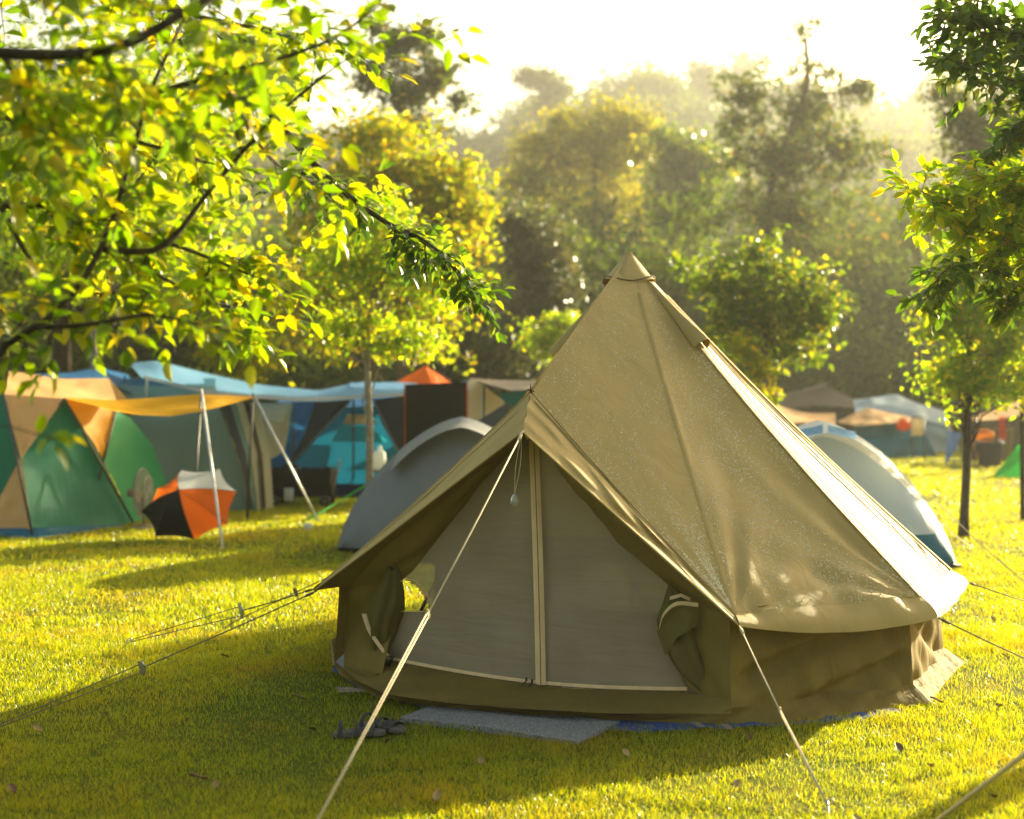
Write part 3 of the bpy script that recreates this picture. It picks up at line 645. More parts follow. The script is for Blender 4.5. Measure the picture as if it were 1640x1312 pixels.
# storm cap at the tip with its drawstring
mb = MB(); ring = []
capA = [leftline, rightline]
angs = [205, 225, 245, 262, 280, 298, 317, 336, 355, 15, 35, 56, 78, 97, 116, 134, 152, 178]
rows = []
for s in (0.0, .02, .04, .06, .08, .102):
    row = []
    for a in angs:
        d = Vector((math.cos(R(a)), math.sin(R(a)), 0)); r_ = s*1.66+.008+.003*math.sin(a*.19)
        drop = s*1.985+(.018*math.sin(R(a)*3) if s > .09 else 0)
        r_ = r_*(1+.45*max(0, 1-abs(a-240)/40))
        row.append(APEX+d*r_+Vector((0, 0, .022-drop)))
    rows.append(row)
mb.grid(rows, True); B0 = len(mb.v); mb.f.append(tuple(range(B0-len(rows)*len(angs), B0-(len(rows)-1)*len(angs)))); mb.m.append(0)
cap = mb.build('cap', M_canvas, tent)
mb = MB(); rg = [p+(p-APEX).normalized()*-.015+Vector((0, 0, .002)) for p in rows[-1]]; rg = [Vector(((p.x-APEX.x)*1.02+APEX.x, (p.y-APEX.y)*1.02+APEX.y, p.z+.004)) for p in rg]
mb.tube(smooth_line(rg+[rg[0]], 50), .0045, 5); mb.build('drawstring', M_rope_dark, cap)
# vent tunnels running down from the cap
for az, kk in ((317, 'C'), (152, 'H'), (78, 'F')):
    mb = MB(); d = Vector((math.cos(R(az)), math.sin(R(az)), 0)); sd_ = Vector((-d.y, d.x, 0)); up = (d*.68+Vector((0, 0, .73))); rows = []
    for i in range(11):
        s = .09+.20*i/10; c = samp(rid[kk], s)-up*.02; rr_ = lerp(.012, .062, (i/10)**1.1)
        rows.append([c+sd_*rr_*math.cos(a)*1.05+up*(rr_*1.25*math.sin(a)+.012) for a in [math.pi*k/14 for k in range(15)]])
    mb.grid(rows)
    # rolled rim at the mouth and inner wall
    inner = [[p.lerp(rows[k][7], .06) for p in rows[k]] for k in (10, 6)]
    mb.grid([rows[-1], inner[0], inner[1]]); mb.tube(rows[-1], .005, 5)
    mb.build('vent', M_canvas, tent)
# eave valance
mb = MB()
def val(toprow, t0, t1, droop, seed):
    rr = random.Random(seed); n = 26; rows = [[] for _ in range(7)]
    for i in range(n+1):
        u = i/n; top = samp(toprow, u); low = t0.lerp(t1, u)+Vector((0, 0, -droop*4*u*(1-u)))
        out = ((low-TC)*Vector((1, 1, 0)) if False else Vector((low.x-TC.x, low.y-TC.y, 0))).normalized()
        for j in range(7):
            v = j/6; p = top.lerp(low, v)+out*(.02*math.sin(v*math.pi)+.006*math.sin(u*22+seed)*v*4*u*(1-u))
            rows[j].append(p)
    mb.grid(rows)
    mb.tube(rows[-1], .0035, 4)
val(panels[1][-1], tipB, tipC, .055, 1); val(panels[2][-1], tipC, tipD, .025, 2)
ks = 'DEFGH'
for i_, (a, b) in enumerate(zip(ks, ks[1:])): val(panels[3+i_][-1], tip(a, 2.15, .52), tip(b, 2.15, .52), .04, 3)
val(panels[-1][-1], tip('H', 2.15, .52), tipA, .04, 7)
mb.build('valance', M_canvas, tent)
# hood above the door: outer cloth from the frame peak to the eave corners
mb = MB()
pk = [P_.lerp(T_, i/8)+Vector((0, -.02*math.sin(i/8*3.14), 0)) for i in range(9)]
def hood(crease, edge, n, m, seed, amp):
    ph = random.Random(seed).uniform(0, 6); rows = []
    for i in range(n+1):
        u = i/n; a = samp(crease, u); b = samp(edge, u); row = []
        for j in range(m+1):
            v = j/m; p = a.lerp(b, v); out = Vector((-.42, -.9, .25)).normalized()
            d = amp*math.sin(u*9+v*6+ph)*v*(1-v)*4*math.sin(u*math.pi)+.6*amp*math.sin(u*23-v*9+ph)*v*(1-v)*4*math.sin(u*math.pi)+.45*amp*math.sin(v*17+u*4+ph)*(1-v*.5)*math.exp(-u*1.2)*min(1, v*6)
            row.append(p+out*d)
        rows.append(row)
    mb.grid(rows); mb.tube([r[-1] for r in rows], .006, 5); mb.tube([r[3].lerp(r[2], .5)+Vector((0, -.002, .001)) for r in rows[2:]], .0025, 4)
edgeR = [T_, W(987, 826, 7.55), tipB]; edgeL = [T_, W(720, 781, 8.05), W(610, 866, 8.3), tipA]
hood([P_]+rightline[7:]+[rid['B'][-1]], edgeR, 70, 22, 3, .024)
hood([P_]+leftline[7:]+[seamA], edgeL, 40, 10, 5, .008)
hd = mb.build('door_hood', M_canvas, tent)
mb = MB(); mb.tube([P_+Vector((0, -.01, -.01)), P_+Vector((0, -.015, .045))], [.006, .003], 6); mb.tube([P_+Vector((-.02, -.012, .01)), P_+Vector((.02, -.012, .0))], .004, 5); mb.build('frame_tip', M_black, hd)
# door plane
def DP(px, py, off=0.0):
    k = (px-CX)/F; Y = (8.15+.0488)/(1+.488*k)+off; return W(px, py, Y)
def fill(pts, step=.06):
    """fan-free filled polygon strip between its left and right sides (pairs)"""
    return pts
mb = MB()
# mesh panel: rows from top to bottom, left and right edges in photo coordinates; a raised corner leaves a small opening at the left
Ledge = [(843, 704), (818, 718), (762, 785), (705, 859), (661, 915), (643, 930), (640, 950), (636, 978), (628, 1010), (619, 1056)]
Redge = [(858, 704), (876, 722), (925, 785), (983, 860), (1071, 938), (1078, 955), (1070, 975), (1065, 1000), (1072, 1040), (1100, 1106)]
def net_rows(lo, hi, xl=None, sub=22, bow=.10):
    rows = []
    for i in range(len(Ledge)):
        l, r_ = Ledge[i], Redge[i]
        row = []
        for j in range(sub+1):
            v = j/sub; px = lerp(l[0], r_[0], v); py = lerp(l[1], r_[1], v)
            if i == len(Ledge)-1: py += 14*math.sin(v*math.pi)
            q_ = i/9; wv = .012*math.sin(v*9+q_*5)*math.sin(q_*3.14)+.006*math.sin(v*21-q_*9)*q_
            row.append(DP(px, py, -bow*q_*math.sin(v*math.pi)+wv))
        rows.append(row)
    return rows
rows = net_rows(0, 9)
# densify and drop the faces inside the opening
dense = []
for a, b in zip(rows, rows[1:]):
    for s in range(4): dense.append([p.lerp(q_, s/4) for p, q_ in zip(a, b)])
dense.append(rows[-1])
fine = []
for r_ in dense:
    nr = []
    for a, b in zip(r_, r_[1:]):
        for s in range(4): nr.append(a.lerp(b, s/4))
    nr.append(r_[-1]); fine.append(nr)
def to_px(p): return (CX+F*p.x/p.y, HY+F*(CH-p.z)/p.y)
def in_hole(p):
    x, y = to_px(p)
    return y < 979 and y > 927 and x < 691 and (x-640) < 51*math.sqrt(max(0, (y-926)/53)) and x > 637
B0 = 0
mb.grid(fine)
cent = lambda f: sum((Vector(mb.v[k]) for k in f), Vector())/4
mb.f = [f for f in mb.f if not in_hole(cent(f))]; mb.m = [0]*len(mb.f)
net = mb.build('door_mesh', M_net, tent)
hp = [(691, 979), (689, 962), (683, 948), (674, 937), (662, 929), (650, 927), (641, 931), (638, 955), (637, 979), (664, 980), (691, 979)]
mb = MB(); mb.tube([DP(x, y, -.03) for x, y in hp], .004, 5); mb.build('mesh_hem', M_tape, net)
# zips
bot = rows[-1]
mb = MB(); zc = [DP(855+6*math.sin(t_*1.5)+t_*5, lerp(706, 1096, t_), -.012-.10*t_-.02*math.sin(t_*3)) for t_ in [i/24 for i in range(25)]]
mb.grid([[p+Vector((dx_, dy_, 0)) for p in zc] for dx_, dy_ in ((-.029, -.018), (-.014, -.024), (0, -.022), (.014, -.024), (.029, -.018))])
zp = mb.build('door_zip', M_tape, tent)
mb = MB(); mb.tube([p+Vector((0, -.023, 0)) for p in zc], .0026, 5); mb.build('zip_teeth', M_zip, zp)
mb = MB(); sl_ = [p+Vector((0, -.012, 0)) for p in bot]
mb.grid([[p+Vector((0, 0, .021)) for p in sl_], [p+Vector((0, -.006, 0)) for p in sl_], [p+Vector((0, 0, -.021)) for p in sl_]])
zs_ = mb.build('sill_zip', M_tape, tent); mb = MB(); mb.tube([p+Vector((0, -.008, 0)) for p in sl_], .0032, 5); mb.build('zip_teeth', M_zip, zs_)
for (x, y) in ((843, 1088), (852, 1091), (848, 704)):
    mb = MB(); c = DP(x, y, -.14 if y > 900 else -.03); mb.box(c, (.012, .01, .02)); mb.tube([c+Vector((0, -.005, -.005)), c+Vector((-.02, -.012, -.03)), c+Vector((-.028, -.01, -.045))], .004, 5); mb.build('zip_pull', M_black, tent)
mb = MB(); c = DP(878, 1098, -.14); mb.grid(sheet([c+Vector((-.08, 0, .012)), c+Vector((.0, -.02, -.012)), c+Vector((.1, 0, .006))], [c+Vector((-.05, 0, -.01)), c+Vector((.0, -.03, -.03)), c+Vector((.06, -.02, -.02))], 8, 4, 0, 0, .002)); mb.build('zip_flap', M_canvas_dark, tent)
# canvas around the door (jambs) under the hood
mb = MB()
inL = [W(842, 700, 8.02), W(725, 790, 8.2), W(615, 878, 8.38), W(560, 938, 8.62)]; inR = [W(856, 700, 7.98), W(990, 835, 7.62), W(1165, 990, 7.32)]
mb.grid(sheet(inL, [DP(x, y, .02) for x, y in Ledge[:6]], 34, 10, .03, 0, .008, 9, 3))
mb.grid(sheet(inR, [DP(x, y, .02) for x, y in Redge[:5]], 34, 10, -.03, 0, .008, 9, 4))
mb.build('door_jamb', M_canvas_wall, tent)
mb = MB()
mb.grid(sheet([T_, edgeL[1], edgeL[2], tipA], inL, 24, 6, 0, .01, .003, 9, 8)); mb.grid(sheet([T_, edgeR[1], tipB], inR, 24, 6, 0, .01, .003, 9, 9))
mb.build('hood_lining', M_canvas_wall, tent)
# walls
def wall_pt(az, v, rt=1.97, rb=2.0):
    return E(az, lerp(rt, rb, v), lerp(.62, .10, v))
def wall(a0, a1, n, seed, amp=.014, hole=None, diag=1.0):
    A = [(wall_pt(a0, v)) for v in [i/16 for i in range(17)]]; Bq = [(wall_pt(a1, v)) for v in [i/16 for i in range(17)]]
    rr = random.Random(seed); ph = [rr.uniform(0, 6) for _ in range(4)]; rows = []
    for i in range(17):
        v = i/16; row = []
        for j in range(n+1):
            u = j/n; p = A[i].lerp(Bq[i], u); out = (p-TC); out.z = 0; out.normalize()
            e = min(1, 8*min(u, 1-u)+.1)
            d = amp*e*(math.sin((u*7+v*5*diag)+ph[0])+.6*math.sin(u*15+v*9*diag+ph[1])+.35*math.sin(u*31-v*4+ph[2]))-.02*e*v*(1-v)*4
            row.append(p+out*d)
        rows.append(row)
    return rows
mb = MB()
wBC = wall(ANG['B'], ANG['C'], 60, 1, .036, diag=2.6); wCD = wall(ANG['C'], ANG['D'], 60, 2, .024, diag=-1.5); mb.grid(wBC); mb.grid(wCD)
ks = 'DEFG'
for a, b in zip(ks, ks[1:]): mb.grid(wall(ANG[a], ANG[b], 16, 3))
mb.grid(wall(ANG['H'], ANG['A'], 24, 7))
# the wall with the back window
wr_ = wall(ANG['G'], ANG['H'], 24, 5, .004); n0 = len(mb.f); mb.grid(wr_)
def win(f):
    c = cent(f); a = math.degrees(math.atan2(c.y-TC.y, c.x-TC.x)); return .12 < c.z < .62 and 137 < a < 149
keep = [k for k, f in enumerate(mb.f) if k < n0 or not win(f)]; mb.f = [mb.f[k] for k in keep]; mb.m = [0]*len(mb.f)
# front walls beside the door
Aw = [wall_pt(203, v, 1.93, 1.97) for v in (0, .5, 1)]
mb.grid(sheet([W(560, 936, 8.68), W(553, 1000, 8.75), G(551, 1066, .09)], [DP(645, 925, .02), DP(634, 985, .02), G(612, 1080, .09)], 18, 18, 0, 0, .014, 8, 5))
mb.grid(sheet([DP(1071, 935, .02), DP(1070, 985, .02), DP(1100, 1100, -.02)], [wall_pt(ANG['B'], 0), wall_pt(ANG['B'], .5), wall_pt(ANG['B'], 1)], 18, 14, 0, 0, .008, 8, 6))
# sill under the mesh door
hem = [G(550, 1072, .08), G(575, 1092, .07), G(620, 1113, .07), G(720, 1126, .07), G(830, 1135, .07), G(980, 1143, .07), wall_pt(ANG['B'], 1)+Vector((0, 0, -.03))]
silltop = [G(551, 1066, .09), G(612, 1080, .09)]+[p+Vector((0, .01, 0)) for p in bot[::3]]+[wall_pt(ANG['B'], .93)]
mb.grid(sheet(hem, silltop, 40, 8, -.012, 0, .006, 10, 8))
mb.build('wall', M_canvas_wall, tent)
# mud skirt along the ground
mb = MB()
def skirt(top, low, seed, amp=.012):
    mb.grid(sheet(top, low, 60, 6, 0, 0, amp, 26, seed))
sk_t = hem[:-1]; sk_l = [G(528, 1052, .03), G(545, 1082, .015), G(600, 1116, .012), G(710, 1136, .012), G(830, 1143, .012), G(980, 1153, .012)]
skirt(sk_t+[hem[-1]], sk_l+[G(1125, 1160, .012)], 2, .008)
skirt(wBC[-1], [G(1125, 1160, .012)]+[E(a, r_, .012) for a, r_ in ((290, 2.03), (300, 2.01), (310, 2.04), (317, 2.11))], 3, .008)
mb.build('mud_skirt', M_canvas_wall, tent)
mb = MB()
skirt(wCD[-1], [E(a, r_, .012) for a, r_ in ((317, 2.11), (330, 2.0), (343, 2.02), (355, 2.14))], 5, .008)
skirt([wall_pt(a, 1) for a in (355, 35, 78, 116, 152)], [E(a, 2.15, .012) for a in (355, 35, 78, 116, 152)], 6)
skirt([wall_pt(a, 1) for a in (152, 176, 201)]+[hem[0]], [E(a, 1.99, .012) for a in (152, 176)]+[E(190, 1.96, .012), G(538, 1062, .03)], 7)
mb.build('mud_skirt', M_canvas_lit, tent)
# tied back door curtains
def bundle(mb, pts, rads, lobes, seed, n=28, sq=1.0):
    rr = random.Random(seed); ph = rr.uniform(0, 6); pl = smooth_line(pts, 26); rows = []
    for i, p in enumerate(pl):
        u = i/26*(len(rads)-1); k = min(int(u), len(rads)-2); r_ = lerp(rads[k], rads[k+1], u-k); row = []
        for j in range(n):
            a = 2*math.pi*j/n; q_ = r_*(1+.30*math.cos(lobes*a+ph+i*.06)+.12*math.cos((lobes*2+1)*a+ph*2))
            row.append(p+Vector((math.cos(a)*q_, math.sin(a)*q_*sq, .01*math.sin(a*3+i*.3))))
        rows.append(row)
    mb.grid(rows, True)
mb = MB(); bundle(mb, [DP(630, 905, -.05), DP(624, 950, -.06), DP(612, 1000, -.08), DP(610, 1052, -.06)], [.02, .055, .085, .07, .03], 6, 2, sq=.8)
cl_ = mb.build('door_curtain', M_canvas_dark, tent)
mb = MB(); zz = [DP(583, 983, -.14), DP(592, 1010, -.15), DP(606, 1032, -.15), DP(620, 1050, -.14)]; zz = smooth_line(zz, 12)
mb.grid([[p+Vector((-.014, 0, 0)) for p in zz], [p+Vector((0, -.008, 0)) for p in zz], [p+Vector((.014, 0, 0)) for p in zz]]); mb.build('zip_tape', M_tape, cl_)
mb = MB(); bundle(mb, [DP(1080, 935, -.04), DP(1085, 970, -.06), DP(1095, 1010, -.08), DP(1112, 1060, -.08), DP(1140, 1108, -.06)], [.025, .06, .105, .105, .095, .045], 6, 4, sq=.55)
mb.grid(sheet([DP(1052, 1012, -.16), DP(1062, 985, -.2), DP(1085, 968, -.2), DP(1120, 970, -.18)], [DP(1066, 1050, -.14), DP(1085, 1020, -.2), DP(1105, 1010, -.2), DP(1118, 1000, -.16)], 14, 8, .01, 0, .006, 9, 4))
cr_ = mb.build('door_curtain', M_canvas_dark, tent)
mb = MB(); zz = smooth_line([DP(1056, 1006, -.19), DP(1063, 984, -.22), DP(1084, 967, -.23), DP(1118, 969, -.2)], 12)
mb.grid([[p+Vector((0, 0, .011)) for p in zz], [p+Vector((0, -.006, 0)) for p in zz], [p+Vector((0, 0, -.011)) for p in zz]])
mb.grid([[p+Vector((0, -.02, .011)) for p in [DP(1072, 958, -.1), DP(1090, 953, -.12), DP(1105, 960, -.1)]], [p+Vector((0, -.02, -.008)) for p in [DP(1072, 958, -.1), DP(1090, 953, -.12), DP(1105, 960, -.1)]]])
mb.build('zip_tape', M_tape, cr_)
mb = MB(); mb.tube([DP(1113, 1128, -.12), DP(1123, 1116, -.13)], .008, 6); mb.build('toggle', M_black, cr_)
mb = MB(); mb.tube([DP(622, 1066, -.12), DP(628, 1052, -.13)], .01, 6); mb.build('toggle', M_black, cl_)
mb = MB(); mb.tube([DP(618, 905, -.08), DP(630, 912, -.09)], .008, 6); mb.build('toggle', M_black, cl_)
# droplets
V_ = []; mbd = MB()
oct_v = [(1, 0, 0), (0, 1, 0), (-1, 0, 0), (0, -1, 0), (0, 0, 1)]
def drops(grid_rows, n, seed, ulo=.12, uhi=1):
    rr = random.Random(seed); nr = len(grid_rows)-1; nc = len(grid_rows[0])-1; made = 0
    while made < n:
        u, v = rr.uniform(ulo, uhi), rr.random()
        if rr.random() > u: continue
        if vnoise(np.array([u*5.0]), np.array([v*4.0]), .6, seed)[0] < rr.uniform(.2, .75): continue
        i = min(int(u*nr), nr-1); j = min(int(v*nc), nc-1); a = grid_rows[i][j]; b = grid_rows[i+1][j]; c = grid_rows[i][j+1]
        p = a+(b-a)*(u*nr-i)+(c-a)*(v*nc-j); nn = (b-a).cross(c-a)
        if nn.length < 1e-9: continue
        nn.normalize()
        if nn.z < 0: nn = -nn
        s = rr.uniform(.0018, .0042)*(1.6 if rr.random() < .08 else 1); tx = nn.orthogonal().normalized(); ty = nn.cross(tx); B = len(mbd.v)
        for r1, zz_ in ((1, 0), (.8, .55)):
            for k in range(6): mbd.v.append(tuple(p+tx*s*r1*math.cos(k*math.pi/3)+ty*s*r1*math.sin(k*math.pi/3)+nn*s*zz_))
        mbd.v.append(tuple(p+nn*s*.85))
        for k in range(6):
            mbd.f.append((B+k, B+(k+1) % 6, B+6+(k+1) % 6, B+6+k)); mbd.f.append((B+6+k, B+6+(k+1) % 6, B+12)); mbd.m += [0, 0]
        made += 1
drops(panels[0], 2600, 1); drops(panels[1], 4200, 2); drops(panels[-1], 500, 3); drops(panels[2], 500, 4)
tag(mbd.build('dew_drops', M_drop, tent), kind='stuff')
# guy ropes, each a part with its slider
def guy(top, bottom, mat, slider=None, double=True, r=.0042, slmat=None, splay=.02):
    mb = MB(); top = Vector(top); bottom = Vector(bottom); t_ = slider or .55; k = top.lerp(bottom, t_)
    d = (bottom-top).normalized(); sd_ = d.cross(Vector((0, 0, 1))).normalized(); up = sd_.cross(d)
    mb.tube([top, top.lerp(k, .5)-Vector((0, 0, .004)), k], r, 6)
    if double:
        mb.tube([k+up*splay, bottom+Vector((0, 0, .03))], r*.8, 6); mb.tube([k-up*splay, bottom+Vector((0, 0, .02))], r*.8, 6)
    else: mb.tube([k, bottom], r, 6)
    mb.tube([top+d*.03, top+d*.05, top+d*.08], r*2.1, 6)
    g_ = mb.build('guy_rope', mat, tent)
    mb = MB()
    a = k-up*splay*1.7-sd_*.004; b = k+up*splay*1.7-sd_*.004; c = k+d*splay*1.2
    mb.tube([a, k-d*splay*1.0, b], .005, 5); mb.grid(sheet([a-d*.012, b-d*.012], [a+d*.012, b+d*.014], 3, 3)); mb.grid(sheet([a-d*.012+sd_*.006, b-d*.012+sd_*.006], [a+d*.012+sd_*.006, b+d*.014+sd_*.006], 3, 3))
    mb.build('slider', slmat or mat, g_)
    mb = MB(); pd = (d*.4+Vector((0, 0, -.9))).normalized(); mb.tube([bottom-pd*.05, bottom+pd*.12], .005, 6); mb.tube([bottom-pd*.05, bottom-pd*.05+Vector((.02, 0, .01)), bottom-pd*.03+Vector((.03, 0, 0))], .004, 5); mb.build('peg', M_steel, g_)
guy(T_, G(494, 1352), M_rope, .53, True, .0045, M_rope, .012)
guy(tipB, G(1327, 1302), M_rope, .5, True, .0042, M_rope, .006)
guy(tipA+Vector((0, 0, .01)), G(203, 1034), M_rope_dark, .36, True, .0038, M_steel, .03)
guy(tipA+Vector((.02, -.02, 0)), G(-14, 1176), M_rope_dark, .58, True, .0042, M_steel, .024)
guy(tipD, G(1790, 1010), M_rope_dark, .5, False, .0038)
guy(tipC, G(1760, 1110), M_rope_dark, .6, False, .0042)
for k in 'EFGH': guy(tip(k, 2.15, .52), E(ANG[k], 3.3, 0), M_rope_dark, .5, False)
# light cord with a clear bead hanging in the door
mb = MB(); a = T_+Vector((-.005, .02, -.015)); b = W(824, 793, 7.8)
mb.tube(smooth_line([a, a.lerp(b, .5)+Vector((.012, 0, 0)), b], 8), .0022, 5); mb.tube(smooth_line([a, a.lerp(b, .5)+Vector((-.012, 0, 0)), b], 8), .0022, 5)
mb.tube([T_+Vector((-.02, -.01, -.05)), T_+Vector((-.01, -.01, -.01)), T_+Vector((.005, 0, .008))], .007, 6)
ck = mb.build('cord', M_rope, tent)
m, t, o = nodes('clear_bead'); pb = N(t, 'ShaderNodeBsdfPrincipled', i_Roughness=.1, i_IOR=1.4); pb.inputs['Base Color'].default_value = (.8, .78, .7, 1); pb.inputs['Transmission Weight'].default_value = .6; t.links.new(pb.outputs[0], o.inputs[0])
mb = MB(); mb.lathe(b, [(.001, .01), (.012, .0), (.022, -.02), (.024, -.035), (.018, -.052), (.006, -.062), (.001, -.064)], 12); mb.build('bead', m, ck)
# centre pole and door frame inside
mb = MB(); mb.tube([TC+Vector((0, 0, .02)), APEX-Vector((0, 0, .03))], .016, 10); mb.build('centre_pole', M_steel, tent)
mb = MB(); mb.tube([DP(645, 1060, .12)+Vector((-.05, 0, 0)), P_+Vector((0, .05, -.03)), DP(1105, 1095, .12)], .011, 8); mb.build('door_frame', M_steel, tent)
# ground tarpaulin under the tent
M_bluetarp = cloth('tarp_blue', (.02, .07, .28), .45, .2, .5, 0, 6, spec=.5)
mb = MB(); ring = []
pts = [G(542, 1080), G(580, 1106), G(660, 1130), G(760, 1150), G(990, 1172), G(1130, 1168), G(1290, 1160), G(1400, 1150), E(316, 2.04, 0), E(335, 1.93, 0), E(0, 1.95, 0), E(40, 1.98, 0), E(80, 2.05, 0), E(120, 2.05, 0), E(160, 1.98, 0), E(190, 1.95, 0)]
pts = [Vector((p.x, p.y, 0)) for p in pts]; c0 = TC.copy()
rows = []
for f_, z_ in ((0, .010), (.5, .010), (.9, .011), (.97, .016), (1.0, .004)):
    rows.append([c0.lerp(p, f_)+Vector((0, 0, z_+(.006*math.sin(i*2.3) if f_ > .9 else 0))) for i, p in enumerate(smooth_line(pts+[pts[0]], 90))])
mb.grid(rows); tag(mb.build('groundsheet', M_bluetarp, None), 'blue plastic groundsheet showing along the hem of the canvas bell tent', 'groundsheet')
# ------------------------------------------------------------------ doormat, sandals, litter
M_mat = None
m, t, o = nodes('doormat_grey'); L = t.links.new
tc = N(t, 'ShaderNodeTexCoord'); n1 = N(t, 'ShaderNodeTexNoise', i_Scale=160, i_Detail=3.0); L(tc.outputs['Object'], n1.inputs['Vector'])
r = ramp(t, [(.38, (.08, .08, .09)), (.5, (.20, .20, .21)), (.62, (.38, .37, .37))], n1.outputs['Fac']); pb = N(t, 'ShaderNodeBsdfPrincipled', i_Roughness=.95)
b = N(t, 'ShaderNodeBump', i_Strength=1.0, i_Distance=.008); L(n1.outputs['Fac'], b.inputs['Height']); L(b.outputs[0], pb.inputs['Normal']); L(r.outputs[0], pb.inputs['Base Color']); L(pb.outputs[0], o.inputs[0]); M_mat = m
mb = MB(); up = Vector((0, 0, .026)); a0, a1, b0, b1 = G(640, 1157), G(925, 1193), G(708, 1131), G(992, 1163)
rows = sheet([a0+up, a0.lerp(a1, .5)+up+Vector((.01, -.012, .006)), a1+up+Vector((0, 0, -.012))], [b0+up, b1+up], 40, 20, 0, 0, .006, 5, 3); mb.grid(rows)
for e_ in (rows[0], rows[-1], [r_[0] for r_ in rows], [r_[-1] for r_ in rows]): mb.grid([e_, [Vector((p.x, p.y, .002)) for p in e_]])
tag(mb.build('doormat', M_mat), 'flat speckled grey doormat on the grass before the mesh door', 'doormat')
M_sole = solid('sandal_sole', (.10, .085, .075), .8, var=.5, scale=70); M_strap = solid('sandal_strap', (.03, .026, .026), .65, var=.3, scale=40)
def sandal(loc, rz, label, tilt=0):
    e = empty('sandal', loc, label, 'sandal', 'pair of sandals beside the doormat'); Mx = Matrix.Translation(loc) @ Matrix.Rotation(rz, 4, 'Z') @ Matrix.Rotation(tilt, 4, 'X')
    out = []
    for k in range(28):
        a = 2*math.pi*k/28; x = .135*math.cos(a); wd = .048-.010*math.exp(-((x+.01)/.05)**2)+.004*(x > .03); out.append((x, wd*math.sin(a)*(1 if abs(math.sin(a)) else 1)))
    mb = MB(); mb.grid([[Mx @ Vector((x*s, y*s, z+.006*math.cos(x*16))) for x, y in out] for s, z in ((.3, .0), (.97, .0), (1, .006), (1, .022), (.95, .028), (.3, .026))], True)
    for st in (0, 5):
        B = st*28; mb.f.append(tuple(range(B, B+28)) if st else tuple(range(B+27, B-1, -1))); mb.m.append(0)
    mb.build('sole', M_sole, e)
    for x0, x1, hgt, wd in ((.085, .05, .036, .014), (.055, .02, .042, .012), (.0, -.02, .05, .012), (-.085, -.105, .065, .011)):
        mb = MB(); rows = []
        for i in range(13):
            a = math.pi*i/12; y = .05*math.cos(a); z = .018+hgt*math.sin(a); xx = lerp(x0, x1, i/12)
            rows.append([Mx @ Vector((xx+wd*k, y*(1+.02*abs(k)), z-.006*abs(k))) for k in (-1, -.5, 0, .5, 1)])
        mb.grid(rows); mb.grid([[p+Vector((0, 0, -.004)) for p in r_] for r_ in rows]); mb.build('strap', M_strap, e)
    return e
p = G(592, 1180); sandal(Vector((p.x-.05, p.y-.02, .008)), .25, 'black strappy sandal lying nearer the camera at the left end of the doormat')
sandal(Vector((p.x+.06, p.y+.10, .012)), -.5, 'black strappy sandal lying behind the other, its strap against the doormat corner', .12)
M_dead = solid('dead_leaf', (.34, .22, .08), .7, var=.5, scale=6, bump=.3); M_dead2 = solid('dead_leaf_brown', (.14, .07, .03), .7, var=.5, scale=6)
lf = [(318, 1258), (1375-0, 1330), (345, 1272), (20, 1278), (300, 1165), (480, 1128), (500, 1180), (1003, 1220), (1125, 1225), (1200, 1192), (1500, 1132), (1600, 1142), (620, 1200), (170, 1155), (1590, 1000), (1440, 1210), (60, 1180), (770, 1232), (1590, 1290), (1180, 1270), (1490, 1240), (360, 1060), (700, 1290), (1610, 1060)]
LL = ['brown dead leaf near the bottom edge between the left corner and the white rope', 'tan dead leaf just below the frame right of centre', 'tan curled leaf right of the brown one near the bottom left',
      'brown leaf in the lower left corner of the lawn', 'tan leaf in the shade under the lower left brown guy rope', 'tan leaf in the shade left of the sandals, nearer the tent', 'brown leaf directly left of the sandals',
      'tan leaf on the grass below the right end of the doormat', 'tan leaf on the grass below the blue groundsheet strip', 'brown leaf beside the tan webbing loop right of the door', 'tan leaf by the right corner of the tent hem',
      'tan leaf at the right edge level with the tent hem', 'brown leaf directly below the sandals', 'tan leaf in the left shade halfway up to the slider', 'tan leaf on sunlit grass right of the tent eave',
      'brown leaf on sunlit grass right of the white front guy rope', 'tan leaf at the far left below the brown guy rope', 'tan leaf below the middle of the doormat', 'brown leaf in the lower right corner by the thick rope',
      'tan leaf left of the lower end of the right white guy rope', 'tan leaf between the right white guy rope and the lower right corner', 'brown leaf on sunlit grass below the upper left slider', 'tan leaf at the bottom edge below the doormat', 'tan leaf at the right edge below the tent corner rope']
for i, (x, y) in enumerate(lf):
    c = G(x, y); mb = MB(); a = rng.uniform(0, 6.28); s = rng.uniform(.02, .04); d = Vector((math.cos(a), math.sin(a), 0)); sv = Vector((-d.y, d.x, 0)); rows = []
    for k in range(7):
        u = k/6; wd = s*.5*math.sin(u*math.pi)**.8+.001; cz = .034+.012*math.cos(u*3)
        rows.append([c+d*s*(u-.5)*2+sv*wd*q_+Vector((0, 0, cz+abs(q_)*.010)) for q_ in (-1, -.5, 0, .5, 1)])
    mb.grid(rows); tag(mb.build('fallen_leaf', M_dead if i % 3 else M_dead2), LL[i], 'leaf', 'fallen leaves on the lawn')
M_strapw = cloth('webbing', (.26, .21, .15), .8, .2, .3, 0, 20)
for x, y in ((1165, 1172), (1118, 1168)):
    mb = MB(); c = G(x, y, .02); mb.grid(sheet([c+Vector((-.03, .08, .02)), c+Vector((.012, .08, .02))], [c+Vector((-.005, -.02, .018)), c+Vector((.035, -.02, .018))], 4, 6, 0, 0, .004, 6, 2)); mb.build('peg_loop', M_strapw, tent)
mb = MB(); c = G(572, 1108, .03); mb.grid(sheet([c+Vector((-.12, .0, .03)), c+Vector((-.1, -.03, .005))], [c+Vector((.03, .03, .01)), c+Vector((.05, 0, .0))], 8, 6, 0, 0, .006, 6, 2)); mb.build('peg_loop', M_strapw, tent)
